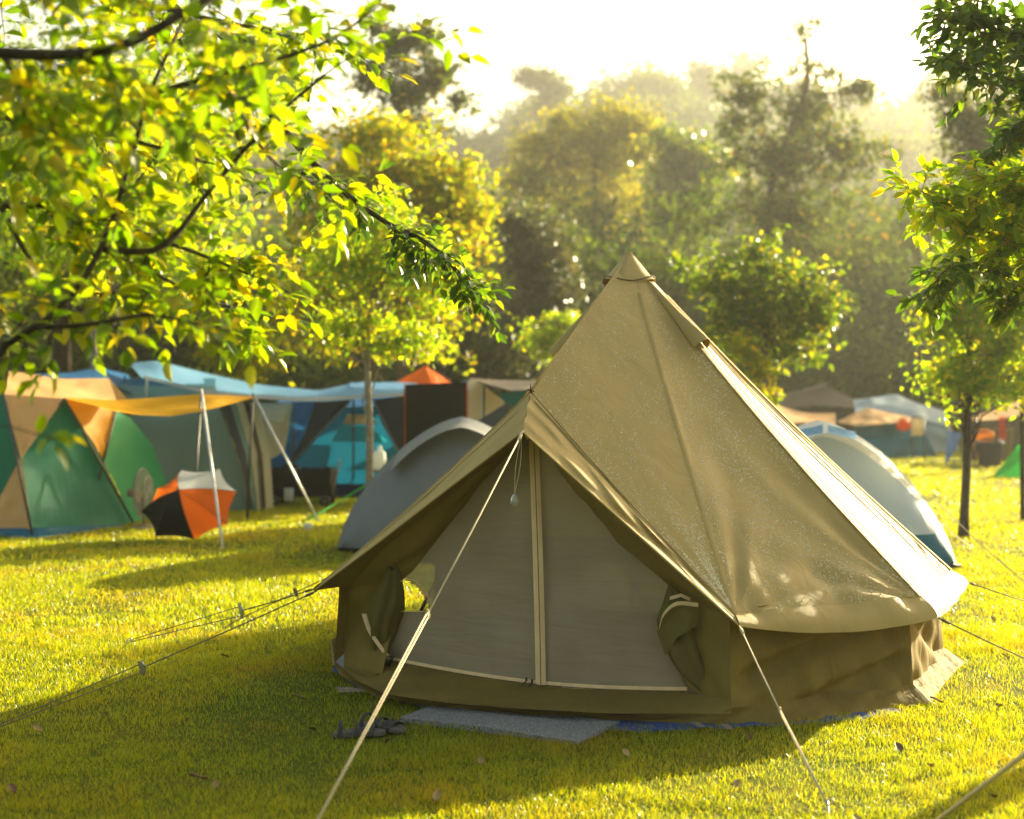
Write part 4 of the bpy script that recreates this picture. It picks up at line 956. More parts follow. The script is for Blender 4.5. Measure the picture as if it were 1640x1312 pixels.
# ------------------------------------------------------------------ neighbouring dome tents
def nyl(name, col, tr=.3, rough=.55, spec=.15): return cloth(name, col, rough, .06, .35, tr, 2.0, spec=spec)
M_slate = nyl('nylon_slate', (.17, .185, .20), .12); M_midgrey = nyl('nylon_mid_grey', (.26, .265, .265), .2); M_palegrey = nyl('nylon_pale_grey', (.42, .42, .40), .4); M_bluegrey = nyl('nylon_blue_grey', (.48, .56, .64), .3)
M_white = nyl('nylon_white', (.80, .80, .76), .4); M_teal = nyl('nylon_teal', (.015, .13, .22), .15); M_skyblue = nyl('nylon_sky', (.17, .38, .62), .4)
M_orange = nyl('nylon_orange', (.85, .16, .01), .4); M_tan = nyl('nylon_tan', (.80, .46, .20), .35); M_green = nyl('nylon_green', (.018, .19, .12), .2); M_yel = nyl('nylon_yellow', (.85, .42, .01), .5)
M_lgreen = nyl('nylon_light_green', (.05, .33, .14), .5); M_ink = nyl('nylon_black', (.006, .006, .007), .01); M_sage = nyl('nylon_sage', (.20, .29, .26), .25); M_char = nyl('nylon_charcoal', (.05, .055, .065), .1)
M_cyan = nyl('nylon_cyan', (.02, .45, .5), .5); M_petrol = nyl('nylon_petrol', (.006, .21, .37), .3); M_cream = nyl('nylon_cream', (.68, .58, .40), .45); M_brown = nyl('nylon_brown', (.06, .045, .03), .05)
M_lime = nyl('nylon_lime', (.02, .55, .05), .5); M_navy = nyl('nylon_navy', (.012, .02, .07), .05); M_blue = nyl('nylon_blue', (.02, .14, .36), .25); M_red = nyl('red_cloth', (.55, .03, .02), .3); M_taupe = nyl('nylon_taupe', (.30, .24, .18), .3); M_ice = nyl('nylon_ice', (.38, .50, .60), .4)
def dome(name, label, cx_, Y, half, h, mats, depth=1.9, brow=True, band=.10, lowband=.2, cat='tent', skew=0.0):
    face_m, band_m, low_m, brow_m = mats; c = Vector((cx_, Y, 0)); e = empty(name, c, label, cat); pw = 1.5
    def arch(s, yo, n=32, hh=h, hw=half):
        out = []
        for i in range(n+1):
            x = -1+2*i/n; x = math.copysign(abs(x)**.85, x) if abs(x) > 0 else 0
            z = hh*s*(max(0, 1-abs(x)**pw))**(1/pw); out.append(c+Vector((hw*s*x+skew*z, yo+.12*(z/h), max(z, .015))))
        return out
    outer = arch(1.0, .22); inner = arch(1-band, .0); inner = [Vector((c.x+(p.x-c.x)/(1-band)*lerp(.97, 1-band*.8, min(1, p.z/h*1.2)), p.y, p.z)) for p in inner]; mb = MB()
    mb.grid([outer, [a.lerp(b, .5)+(a-c).normalized()*.03 for a, b in zip(outer, inner)], inner]); mb.build('fly_band', band_m, e)
    # face: from the inner arch down to a base line that bellies towards the viewer
    rows = []; lows = []
    base = [Vector((p.x, c.y-.10-.34*math.cos((p.x-c.x)/half*1.5), .02)) for p in inner]
    for j in range(17):
        v = j/16; rows.append([a.lerp(Vector((b_.x, b_.y, .02)), v)+Vector((0, -.10*math.sin(v*math.pi)+.008*math.sin(i*.8+v*7), 0)) for i, (a, b_) in enumerate(zip(inner, base))])
    # split at the low band height
    k = int(16*(1-lowband))
    up_, lo_ = [], []
    mbu, mbl = MB(), MB()
    H = h*lowband
    up_rows = []; lo_rows = []
    for j in range(13):
        v = j/12; row = []; row2 = []
        for i, a in enumerate(inner):
            zt = a.z; zc = min(H*(1+.0), zt); b_ = base[i]
            def at(z):
                q_ = 1-(z/zt if zt > 1e-3 else 0); return Vector((a.x, lerp(a.y, b_.y, q_)-.10*math.sin(q_*math.pi)+.008*math.sin(i*.8+q_*7), z))
            row.append(at(lerp(zt, zc, v))); row2.append(at(lerp(zc, .02, v)))
        up_rows.append(row); lo_rows.append(row2)
    mbu.grid(up_rows); mbu.build('side_panel', face_m, e); mbl.grid(lo_rows); mbl.build('lower_band', low_m, e)
    mb = MB(); rows = [outer]
    for j in range(1, 13):
        v = j/12; s = math.cos(v*1.25)**.7; rows.append([Vector((c.x+(p.x-c.x)*s, c.y+.22+depth*v+.12*(p.z/h), max(.01, p.z*s))) for p in outer])
    mb.grid(rows); mb.build('fly', band_m, e)
    mb = MB(); mb.tube([p+(p-c).normalized()*.008 for p in outer], .008, 5); mb.build('pole_sleeve', band_m, e)
    if brow:
        n = 16; up_e = []; dn = []
        for i in range(n+1):
            x = -1+2*i/n; k_ = arch(1.0, .1, 64)[int(32+x*15)]; up_e.append(k_+Vector((0, .02, .01))); dn.append(k_+Vector((x*.06, -.36-.10*(1-x*x), -.10-.11*x*x+.0)))
        mb = MB(); mb.grid(sheet(up_e, dn, 20, 8, .02, 0, .003, 8, 3)); mb.tube(dn, .006, 5); mb.build('brow', brow_m, e)
    mb = MB(); mb.tube([Vector((p.x, p.y-.012, .035)) for p in base], .02, 5); mb.build('base_piping', M_ink, e)
    return e
dt = dome('dome_tent', 'slate grey dome tent with a pale grey brow left of the canvas bell tent', (738-CX)/F*16.0, 16.0, 1.40, 1.49, (M_slate, M_slate, M_slate, M_midgrey), band=.05, lowband=.08)
d2 = dome('dome_tent', 'blue grey dome tent with white arched fly right of the canvas bell tent', (1322-CX)/F*14.4, 14.4, 1.36, 1.47, (M_bluegrey, M_white, M_teal, M_white), band=.10, lowband=.24)
mb = MB(); cc = Vector(((1322-CX)/F*14.4, 14.4, 0)); mb.tube([W(1440, 897, 14.1), W(1490, 899, 14.25), W(1530, 905, 14.4)], .014, 6); mb.build('red_trim', M_red, d2)
mb = MB(); mb.grid(sheet([W(1275, 690, 14.15), W(1318, 680, 14.1)], [W(1272, 702, 13.9), W(1318, 694, 13.85)], 8, 6, .01, 0, .008, 9)); mb.build('vent_flap', M_skyblue, d2); mb = MB(); mb.grid(sheet([W(1326, 680, 14.1), W(1370, 692, 14.15)], [W(1326, 694, 13.85), W(1372, 704, 13.9)], 8, 6, .01, 0, .008, 9)); mb.build('vent_flap', M_skyblue, d2)
def line(name, label, a, b, mat, r=.005, cat='rope', peg=True):
    mb = MB(); a = Vector(a); b = Vector(b); mb.tube([a, a.lerp(b, .5)-Vector((0, 0, .01)), b], r, 5)
    return mb
for (a, b) in (((1496, 800, 14.5), (1655, 945)), ((1500, 830, 14.5), (1560, 880))):
    mb = MB(); q0 = W(*a); q1 = G(*b); mb.tube([q0, q0.lerp(q1, .5)-Vector((0, 0, .02)), q1], .006, 5); mb.build('guy_rope', M_rope, d2)
# ------------------------------------------------------------------ left camp
def V3(l): return [W(*p) for p in l]
def part(name, a, b, mat, parent, n=14, m=10, sag=0, down=0, wr=.012, seed=0, wf=7):
    mb = MB(); mb.grid(sheet(V3(a), V3(b), n, m, sag, down, wr, wf, seed)); return mb.build(name, mat, parent)
gt = empty('cabin_tent', G(60, 850), 'green and tan frame tent with crossed panels at the left edge', 'tent')
part('roof', [(6, 632, 18.0), (103, 638, 18.35), (188, 645, 19.5)], [(15, 594, 18.9), (100, 607, 19.2), (174, 606, 19.9)], M_tan, gt, sag=-.05)
part('roof', [(15, 594, 18.9), (100, 607, 19.2), (174, 606, 19.9)], [(30, 640, 21.5), (110, 640, 21.5), (215, 650, 21.5)], M_tan, gt)
part('front_panel', [(6, 632, 18.0), (33, 735, 17.75)], [(103, 638, 18.35), (34, 735, 17.75)], M_tan, gt)
part('side_wall', [(-90, 640, 18.6), (-95, 850, 18.5)], [(6, 632, 18.0), (33, 735, 17.75), (-30, 850, 18.1)], M_green, gt)
part('front_panel', [(33, 735, 17.75), (-30, 848, 18.1)], [(34, 735, 17.75), (51, 848, 17.5)], M_tan, gt)
part('front_panel', [(102, 638, 18.36), (34, 735, 17.75), (52, 858, 17.5)], [(104, 638, 18.36), (165, 737, 18.9), (214, 842, 19.4)], M_green, gt, 20, 16, -.04)
part('side_panel', [(105, 639, 18.36), (165, 735, 18.9)], [(185, 656, 19.6), (166, 735, 18.9)], M_yel, gt)
part('side_wall', [(184, 657, 19.6), (166, 737, 18.92), (216, 842, 19.4)], [(208, 668, 20.2), (243, 712, 20.6), (278, 800, 21.2)], M_lgreen, gt, 20, 12)
part('skirt', [(-60, 846, 18.2), (51, 846, 17.48), (214, 838, 19.3)], [(-60, 860, 18.0), (52, 864, 17.3), (216, 845, 19.15)], M_teal, gt)
for a, b in (((6, 632, 17.98), (52, 858, 17.44)), ((103, 638, 18.3), (-30, 848, 18.05)), ((103, 638, 18.3), (216, 842, 19.3)), ((186, 655, 19.55), (166, 737, 18.85)), ((166, 737, 18.85), (150, 800, 18.9))):
    mb = MB(); mb.tube(V3([a, b]), .018, 6); mb.build('pole', M_pole_dark, gt)
part('awning', [(104, 637, 18.4), (183, 641, 19.4), (253, 637, 19.6), (320, 631, 19.4), (405, 635, 20.2)], [(110, 640, 18.2), (183, 656, 18.4), (229, 665, 18.2), (274, 667, 18.0), (329, 658, 17.9), (404, 638, 19.8)], M_yel, gt, 26, 8, 0, .03)
for nm, lab, a, b, mt, r_ in (('awning_pole', 'silver awning pole leaning in front of the orange umbrella', W(323, 628, 17.8), G(357, 880), M_pole, .016), ('awning_pole', 'dark awning pole standing behind the orange umbrella', W(322, 632, 18.2), G(308, 858), M_pole_dark, .014),
                              ('tarp_pole', 'dark pole holding the low corner of the blue tarpaulin', W(405, 634, 20.4), G(396, 832), M_pole_dark, .02)):
    mb = MB(); mb.tube([a, b], r_, 8); mb.tube([a-Vector((0, 0, .02)), a+Vector((0, 0, .05))], r_*.5, 6); tag(mb.build(nm, mt), lab, 'pole')
mb = MB(); a, b = W(408, 636, 20.4), G(510, 836); mb.tube([a, b], .017, 6); tag(mb.build('guy_strap', M_pole), 'pale strap running from the blue tarpaulin corner down to the grass', 'strap')
mb = MB(); a, b = W(590, 775, 24), G(478, 842); mb.tube([a, b], .014, 5); tag(mb.build('guy_rope', M_lime), 'bright green guy rope running to the grass left of the slate dome tent', 'rope')
# sage tent with striped end
st = empty('cabin_tent', G(330, 815), 'sage green tent with cream striped end under the yellow awning', 'tent')
part('wall', [(185, 618, 22.5), (200, 640, 22.3), (260, 815, 22.2)], [(345, 618, 22.5), (352, 655, 21.6), (412, 818, 21.6)], M_sage, st, 16, 16, -.05)
part('roof', [(185, 618, 22.5), (345, 618, 22.5)], [(190, 606, 25), (345, 606, 25)], M_teal, st)
xs_ = [352, 368, 378, 390, 400, 414]; xb = [412, 420, 427, 434, 440, 452]; mts = [M_char, M_sage, M_cream, M_brown, M_cream]
for i in range(5):
    part('end_panel', [(xs_[i], 645, 21.6+i*.1), (lerp(xs_[i], xb[i], .5), 728, 21.5+i*.1), (xb[i]-14, 818, 21.5+i*.1)], [(xs_[i+1], 645, 21.7+i*.1), (lerp(xs_[i+1], xb[i+1], .5), 728, 21.6+i*.1), (xb[i+1]-14, 815, 21.7+i*.1)], mts[i], st, 10, 4)
# blue tarpaulin
bt = empty('tarpaulin', G(420, 815), 'long sagging pale blue tarpaulin stretched above the left camp', 'tarpaulin')
part('sheet', [(205, 582, 25), (250, 578, 25), (330, 597, 25.5), (420, 617, 26), (510, 626, 26), (580, 611, 26), (650, 622, 26)], [(228, 606, 21.6), (320, 629, 21.2), (400, 638, 21), (480, 643, 21.3), (560, 640, 21.8), (645, 634, 22)], M_skyblue, bt, 40, 12, 0, .05, .03, 3)
part('hem', [(228, 606, 21.6), (320, 629, 21.2), (400, 638, 21), (480, 643, 21.3), (560, 640, 21.8), (645, 634, 22)], [(230, 601, 21.7), (320, 623, 21.3), (400, 632, 21.1), (480, 637, 21.4), (560, 634, 21.9), (645, 629, 22.1)], M_palegrey, bt, 30, 4)
mb = MB(); mb.tube([W(236, 606, 22), G(228, 800)], .02, 6); mb.build('pole', M_pole, bt); mb = MB(); mb.tube([W(648, 625, 24), G(652, 790)], .02, 6); mb.build('pole', M_pole_dark, bt)
t2 = empty('tarpaulin', G(120, 800), 'dark blue tarpaulin showing behind the tan roof of the frame tent', 'tarpaulin')
part('sheet', [(55, 598, 25), (110, 597, 25), (158, 588, 25.5), (205, 600, 25.5)], [(60, 606, 22), (110, 606, 22), (175, 612, 22), (230, 640, 22.5)], M_blue, t2, 20, 8)
for x in (70, 200):
    mb = MB(); mb.tube([W(x, 602, 24), G(x, 800)], .02, 6); mb.build('pole', M_pole_dark, t2)
# hanging cream cloths
cl = empty('windbreak', G(430, 800), 'cream cloth windbreak hung between the striped tent and the petrol blue tent', 'windbreak')
part('cloth', [(372, 648, 22.8), (395, 690, 22.6), (436, 735, 22.6)], [(468, 648, 22.8), (462, 690, 22.6), (456, 722, 22.6)], M_cream, cl, 10, 10, 0, 0, .03)
part('cloth', [(412, 646, 22.5), (420, 672, 22.5)], [(466, 646, 22.5), (452, 676, 22.5)], M_white, cl)
mb = MB(); mb.tube([W(374, 646, 22.9), W(470, 646, 22.9)], .012, 6); mb.tube([W(470, 640, 22.9), G(470, 806)], .015, 6); mb.build('frame', M_pole_dark, cl)
# petrol blue cabin tent
pt_ = empty('cabin_tent', G(540, 795), 'petrol blue tent with charcoal wings and a cyan window', 'tent')
part('body', [(425, 655, 25.6), (420, 796, 24.8)], [(648, 650, 25.6), (655, 796, 24.8)], M_petrol, pt_, 16, 12, -.05)
part('roof', [(425, 655, 25.6), (648, 650, 25.6)], [(450, 640, 28), (648, 634, 28)], M_blue, pt_)
part('side_wall', [(425, 655, 25.6), (420, 796, 24.8)], [(445, 650, 28), (445, 780, 27.6)], M_petrol, pt_)
part('wing', [(505, 640, 24.6), (490, 690, 24.5), (466, 735, 24.4)], [(562, 640, 24.6), (510, 700, 24.5), (474, 740, 24.4)], M_char, pt_)
part('wing', [(470, 645, 24.9), (463, 728, 24.7)], [(506, 640, 24.7), (470, 728, 24.6)], M_blue, pt_)
part('wing', [(598, 640, 24.6), (612, 680, 24.5), (636, 722, 24.4)], [(650, 634, 24.6), (650, 680, 24.5), (648, 722, 24.4)], M_char, pt_)
wn = part('window', [(545, 682, 25.0), (530, 708, 24.98)], [(590, 682, 25.0), (622, 708, 24.98)], M_cyan, pt_, wr=.003)
part('blind', [(556, 664, 25.0), (550, 680, 24.98)], [(592, 664, 25.0), (604, 680, 24.98)], M_tan, pt_, wr=.003)
part('lower_wall', [(425, 775, 24.78), (420, 797, 24.7)], [(648, 775, 24.78), (655, 797, 24.7)], M_navy, pt_)
for x0, y0, x1, y1 in ((562, 642, 466, 742), (598, 642, 640, 728)):
    mb = MB(); mb.tube([W(x0, y0, 24.4), W(x1, y1, 24.3)], .016, 6); mb.build('pole', M_palegrey, pt_)
# folding chair with blue cloth
ch = empty('camping_chair', G(440, 800), 'blue folding camping chair beside the black wagon', 'chair')
c = G(440, 803); c.z = 0
mb = MB(); mb.grid(sheet([c+Vector((-.26, .1, .42)), c+Vector((.26, .1, .42))], [c+Vector((-.24, .3, .98)), c+Vector((.24, .3, .98))], 8, 8, .05, 0, .01)); mb.build('backrest', M_blue, ch)
mb = MB(); mb.grid(sheet([c+Vector((-.26, -.3, .43)), c+Vector((.26, -.3, .43))], [c+Vector((-.26, .12, .40)), c+Vector((.26, .12, .40))], 8, 8, 0, .05, .01)); mb.build('seat', M_blue, ch)
for s in (-1, 1):
    for a, b in (((s*.27, -.3, .44), (s*.25, .28, .0)), ((s*.27, .1, .42), (s*.27, -.3, 0)), ((s*.26, .08, .40), (s*.25, .32, 1.0))):
        mb = MB(); mb.tube([c+Vector(a), c+Vector(b)], .012, 6); mb.build('leg' if b[2] < .1 else 'back_post', M_pole_dark, ch)
    mb = MB(); mb.tube([c+Vector((s*.28, -.3, .62)), c+Vector((s*.28, .15, .62))], .018, 6); mb.tube([c+Vector((s*.28, -.28, .44)), c+Vector((s*.28, -.28, .62))], .01, 6); mb.build('armrest', M_ink, ch)
wg = empty('wagon', G(480, 808), 'black fabric pull wagon with a small white label in front of the petrol tent', 'wagon')
c = G(480, 812); c.z = 0
mb = MB(); x0, x1, y0, y1 = -.5, .5, 0, .55
for a, b, f_ in (((x0, y0), (x1, y0), 0), ((x1, y0), (x1, y1), 0), ((x1, y1), (x0, y1), 0), ((x0, y1), (x0, y0), 0)):
    mb.grid(sheet([c+Vector((*a, .16)), c+Vector((*b, .16))], [c+Vector((*a, .60)), c+Vector((*b, .60))], 10, 6, .02, 0, .012, 9, int(a[0]*10)))
mb.grid(sheet([c+Vector((x0, y0, .17)), c+Vector((x1, y0, .17))], [c+Vector((x0, y1, .17)), c+Vector((x1, y1, .17))], 4, 4)); mb.build('body', M_ink, wg)
for x in (x0, x1):
    for y in (y0, y1):
        mb = MB(); mb.tube([c+Vector((x, y, .12)), c+Vector((x, y, .66))], .014, 6); mb.build('corner_post', M_pole_dark, wg)
        mb = MB(); Mr = Matrix.Rotation(R(90), 3, 'X'); mb.lathe(c+Vector((x*.8, y+(-.04 if y == 0 else .04), .09)), [(.02, -.03), (.07, -.03), (.09, -.02), (.09, .02), (.07, .03), (.02, .03)], 16, Mr); mb.build('wheel', M_black, wg)
mb = MB(); mb.box(c+Vector((-.17, -.02, .20)), (.15, .012, .2)); mb.build('label', M_white, wg)
mb = MB(); mb.tube([c+Vector((.5, .25, .3)), c+Vector((.62, .2, .7)), c+Vector((.62, .1, .74))], .014, 6); mb.build('handle', M_tan, wg)
mb = MB(); mb.lathe(c+Vector((-.2, .28, .45)), [(.01, .25), (.14, .22), (.2, .1), (.22, 0), (.18, -.12), (.01, -.14)], 12); mb.lathe(c+Vector((.2, .28, .42)), [(.01, .2), (.16, .17), (.2, .1), (.2, 0), (.18, -.1), (.01, -.12)], 12); tag(mb.build('bag', M_navy), 'dark stuffed bag lying inside the black wagon', 'bag')
# white bags on the grass
for i, (x, y, s) in enumerate(((392, 812, .11), (408, 806, .10))):
    c = G(x, y); mb = MB(); rows = []
    for k in range(9):
        a = k/8*math.pi; rows.append([c+Vector((s*math.sin(a)*math.cos(b_)*(1+.25*math.sin(b_*3+k+i)), s*math.sin(a)*math.sin(b_)*(1+.2*math.cos(b_*4+k)), s*(1-math.cos(a))*.75+.002)) for b_ in [j*math.pi/8 for j in range(16)]])
    mb.grid(rows, True); tag(mb.build('plastic_bag', M_white), ['white plastic bag on the grass touching the orange umbrella', 'white plastic bag nearer the black wagon'][i], 'bag')
mb = MB(); mb.lathe(G(493, 850), [(.001, 0), (.05, 0), (.065, .09), (.06, .095), (.045, .01), (.001, .01)], 14); tag(mb.build('cup', M_white), 'small white cup on the grass at the end of the pale strap', 'cup')
mb = MB(); cc = W(608, 735, 21.5); mb.lathe(cc, [(.001, .2), (.03, .2), (.04, .13), (.09, .09), (.10, -.1), (.08, -.17), (.001, -.17)], 14); jug = mb.build('water_jug', M_white); tag(jug, 'white water jug on a thin stand behind the slate dome tent', 'jug')
mb = MB(); zb = cc.z-.17
for dx, dy in ((-.15, -.1), (.15, -.1), (0, .16)): mb.tube([Vector((cc.x, cc.y, zb)), Vector((cc.x+dx, cc.y+dy, 0))], .01, 6)
mb.box(Vector((cc.x, cc.y, zb-.011)), (.26, .26, .02)); tag(mb.build('stand', M_pole_dark), 'thin three legged stand under the white water jug', 'stand')
# fan
fn = empty('fan', G(228, 850), 'round grey standing fan turned sideways between the green tent and the umbrella', 'fan'); c = W(228, 790, 18.8)
Mr = Matrix.Rotation(R(-2), 3, 'Z') @ Matrix.Rotation(R(90), 3, 'Y')
mb = MB()
for k in range(36):
    a = 2*math.pi*k/36; mb.tube([c+Mr @ Vector((r_*math.cos(a), r_*math.sin(a), z_)) for r_, z_ in ((.04, .085), (.2, .08), (.31, .03), (.33, 0), (.31, -.03), (.2, -.07), (.04, -.08))], .004, 4, False)
for r_ in (.33, .22): mb.tube([c+Mr @ Vector((r_*math.cos(a), r_*math.sin(a), 0 if r_ > .3 else .078)) for a in [2*math.pi*k/32 for k in range(33)]], .009, 5)
mb.build('grille', M_palegrey, fn)
mb = MB()
for k in range(4):
    a = k*math.pi/2; mb.grid([[c+Mr @ Vector((r_*math.cos(a+q_), r_*math.sin(a+q_), .03*q_*2)) for q_ in (-.3, 0, .4)] for r_ in (.04, .15, .28)])
mb.build('blade', M_taupe, fn)
mb = MB(); mb.lathe(c, [(.001, -.2), (.05, -.19), (.06, -.1), (.05, -.08)], 12, Mr); mb.build('motor', M_taupe, fn)
mb = MB(); mb.tube([Vector((c.x+.02, c.y, .03)), Vector((c.x+.02, c.y, c.z-.05))], .018, 8); mb.lathe(Vector((c.x+.02, c.y, 0)), [(.2, 0), (.2, .02), (.05, .05), (.02, .06)], 16); mb.build('stand', M_taupe, fn)
# umbrella
um = empty('umbrella', G(305, 868), 'open orange black and white umbrella resting on the grass', 'umbrella')
uc = W(306, 812, 17.35); ax = Vector((-.20, -.90, .40)).normalized(); ux = Vector((1, 0, 0)); ux = (ux-ax*ux.dot(ax)).normalized(); uy = ax.cross(ux)
if uy.z < 0: uy = -uy
Ru, Hu = .60, .24; hub = uc+ax*Hu*.9
def ur(a): return uc+ux*Ru*math.cos(a)+uy*Ru*.86*math.sin(a)
cols = {0: M_orange, 1: M_white, 2: M_orange, 3: M_orange, 4: M_ink, 5: M_ink, 6: M_orange, 7: M_orange}
def onp(px, py):
    d = W(px, py, 1.0)-Vector((0, 0, CH)); o_ = Vector((0, 0, CH)); t_ = (uc-o_).dot(ax)/d.dot(ax); return o_+d*t_
rim = [onp(*p) for p in ((230, 822), (252, 862), (315, 867), (368, 842), (382, 790), (355, 754), (294, 756), (255, 786))]
hub = uc+ax*.24+Vector((-.05, 0, .13))
for k, mt in enumerate((M_ink, M_ink, M_orange, M_orange, M_white, M_white, M_orange, M_orange)):
    p0, p1 = rim[k], rim[(k+1) % 8]; rows = []
    for i in range(9):
        s = i/8; row = []
        for j in range(9):
            v = j/8; rp = p0.lerp(p1, v); rp = rp.lerp(uc, .07*4*v*(1-v)); row.append(hub.lerp(rp, s)+ax*.11*math.sin(s*math.pi*.8)*(1-.22*4*v*(1-v)*s))
        rows.append(row)
    mb = MB(); mb.grid(rows); mb.build('canopy_panel', mt, um)
    mb = MB(); mb.tube([r_[0]-ax*.006 for r_ in rows], .005, 5); mb.build('rib', M_pole_dark, um)
mb = MB(); mb.tube([hub+ax*.05, uc-ax*.55], [.006, .01], 6); mb.tube([uc-ax*.5, uc-ax*.62, uc-ax*.66+Vector((.04, 0, -.01)), uc-ax*.62+Vector((.08, 0, -.02))], .014, 6); mb.build('shaft', M_pole_dark, um)
# centre group: black screen, orange tent, white tent, taupe tarp
sc = empty('screen', G(698, 810), 'black rectangular cloth screen with thin orange edges', 'screen')
part('cloth', [(648, 616, 23.5), (649, 712, 23.5)], [(748, 612, 23.5), (748, 712, 23.5)], M_ink, sc, wr=.006)
for x in (648, 748):
    mb = MB(); mb.tube([W(x, 614, 23.48), G(x, 640+CH*F/23.48)], .008, 6); mb.build('edge_pole', M_orange, sc)
ot = empty('ridge_tent', G(680, 775), 'bright orange tent whose pointed top shows above the black screen', 'tent')
part('roof', [(628, 616, 28), (682, 586, 28.6)], [(640, 640, 27.2), (700, 640, 27.2)], M_orange, ot); part('roof', [(682, 586, 28.6), (722, 612, 28.4)], [(700, 640, 27.2), (745, 650, 27.6)], M_orange, ot)
part('wall', [(640, 640, 27.2), (745, 650, 27.6)], [(640, 780, 27.2), (745, 780, 27.6)], M_orange, ot)
lb = empty('tarpaulin', G(700, 785), 'light blue tarpaulin strip between the orange tent top and the black screen', 'tarpaulin')
part('sheet', [(560, 613, 26.5), (640, 612, 26.5), (700, 618, 26.5), (752, 610, 26.5)], [(560, 620, 24.5), (645, 628, 24.5), (700, 632, 24.5), (752, 625, 24.5)], M_skyblue, lb)
for x in (566, 752):
    mb = MB(); mb.tube([W(x, 618, 25), G(x, 640+CH*F/25)], .02, 6); mb.build('pole', M_pole_dark, lb)
wt_ = empty('cabin_tent', G(775, 800), 'cream white tent panel directly right of the black screen', 'tent')
part('wall', [(750, 608, 24.5), (750, 790, 24.3)], [(772, 614, 24.8), (808, 644, 25), (812, 790, 25)], M_cream, wt_, 12, 10); part('seam', [(771, 618, 24.65), (771, 790, 24.55)], [(774, 618, 24.65), (774, 790, 24.55)], M_white, wt_, wr=0)
tp = empty('tarpaulin', G(800, 790), 'taupe tarpaulin stretched from the cream tent towards the bell tent', 'tarpaulin')
part('sheet', [(749, 606, 27), (800, 609, 27), (880, 610, 27)], [(772, 613, 24), (820, 626, 24), (880, 622, 24)], M_taupe, tp, 16, 8)
for x in (775, 870):
    mb = MB(); mb.tube([W(x, 618, 24.6), G(x, 640+CH*F/24.6)], .02, 6); mb.build('pole', M_pole_dark, tp)
pt2 = empty('ridge_tent', G(850, 780), 'petrol blue tent under the taupe tarpaulin', 'tent')
part('wall', [(798, 632, 26), (800, 785, 25.8)], [(880, 618, 26), (885, 785, 25.8)], M_petrol, pt2); part('roof', [(798, 632, 26), (880, 618, 26)], [(800, 640, 28), (885, 636, 28)], M_petrol, pt2)
gt2 = empty('ridge_tent', G(800, 820), 'charcoal tent edge rising from behind the slate dome tent', 'tent')
part('wall', [(752, 682, 21.2), (745, 815, 21)], [(812, 645, 21.4), (840, 815, 21)], M_char, gt2); part('roof', [(752, 682, 21.2), (812, 645, 21.4)], [(790, 690, 23), (840, 660, 23)], M_char, gt2)
# ------------------------------------------------------------------ far right camp
def ground_y(Y): return HY+CH*F/Y
c1 = empty('tarpaulin', wb(1290, 44), 'cream tarpaulin low behind the blue grey dome tent', 'tarpaulin')
part('sheet', [(1240, 648, 46), (1290, 662, 46), (1338, 662, 46)], [(1250, 682, 43), (1290, 676, 43), (1338, 680, 43)], M_tan, c1, down=.1)
for x in (1250, 1336):
    mb = MB(); mb.tube([W(x, 672, 44), wb(x, 44)], .03, 6); mb.build('pole', M_pole_dark, c1)
c2 = empty('marquee', wb(1330, 52), 'wide dark brown shelter under the broadleaf tree', 'shelter')
part('roof', [(1215, 640, 50), (1325, 618, 53), (1380, 645, 50)], [(1225, 652, 49), (1325, 650, 49), (1385, 655, 49)], M_brown, c2); part('roof', [(1255, 632, 55), (1325, 612, 53)], [(1215, 640, 50), (1325, 619, 53)], M_taupe, c2)
part('wall', [(1225, 652, 49), (1385, 655, 49)], [(1225, ground_y(49), 49), (1385, ground_y(49), 49)], M_brown, c2)
c3 = empty('tunnel_tent', wb(1445, 46), 'long pale ice blue fly tent in the far camp', 'tent')
part('roof', [(1367, 640, 47), (1400, 636, 47.5), (1434, 632, 48), (1470, 645, 48), (1510, 657, 47.5)], [(1370, 662, 45), (1400, 664, 45), (1440, 668, 45), (1480, 672, 45), (1518, 682, 45.5)], M_ice, c3, 24, 10, -.1, 0, .06)
part('wall', [(1370, 662, 45), (1400, 664, 45), (1440, 668, 45), (1480, 672, 45), (1518, 682, 45.5)], [(1368, 724, 45), (1400, 725, 44.8), (1440, 725, 44.6), (1480, 725, 44.8), (1535, 722, 46)], M_ice, c3, 24, 10, 0, 0, .06)
part('end_wall', [(1510, 657, 47.5), (1518, 682, 45.5), (1535, 722, 46)], [(1512, 662, 48.5), (1525, 690, 48.5), (1536, 718, 49)], M_palegrey, c3)
c4 = empty('ridge_tent', wb(1400, 42), 'blue walled tent with a tan peaked roof before the ice blue fly', 'tent')
part('roof', [(1340, 676, 42.5), (1388, 653, 43.5)], [(1375, 682, 41), (1425, 678, 41)], M_tan, c4); part('roof', [(1388, 653, 43.5), (1465, 669, 42.5)], [(1425, 678, 41), (1468, 674, 41.5)], M_tan, c4)
part('wall', [(1370, 680, 41.2), (1425, 678, 41.2), (1472, 674, 41.6)], [(1370, 733, 41.2), (1425, 733, 41.2), (1500, 731, 42)], M_teal, c4, 16, 8, 0, 0, .04)
mb = MB(); mb.box(W(1469, 684, 40.8), (.36, .04, .5)); tag(mb.build('towel', M_cream), 'small cream towel hanging at the end of the tan roof', 'towel')
mb = MB(); mb.tube([W(1462, 668, 40.9), W(1480, 669, 40.9)], .02, 6); mb.tube([W(1462, 668, 40.9), wb(1462, 40.9)], .02, 6); mb.tube([W(1480, 669, 40.9), wb(1480, 40.9)], .02, 6); tag(mb.build('drying_rack', M_pole_dark), 'thin drying rack carrying the small cream towel', 'rack')
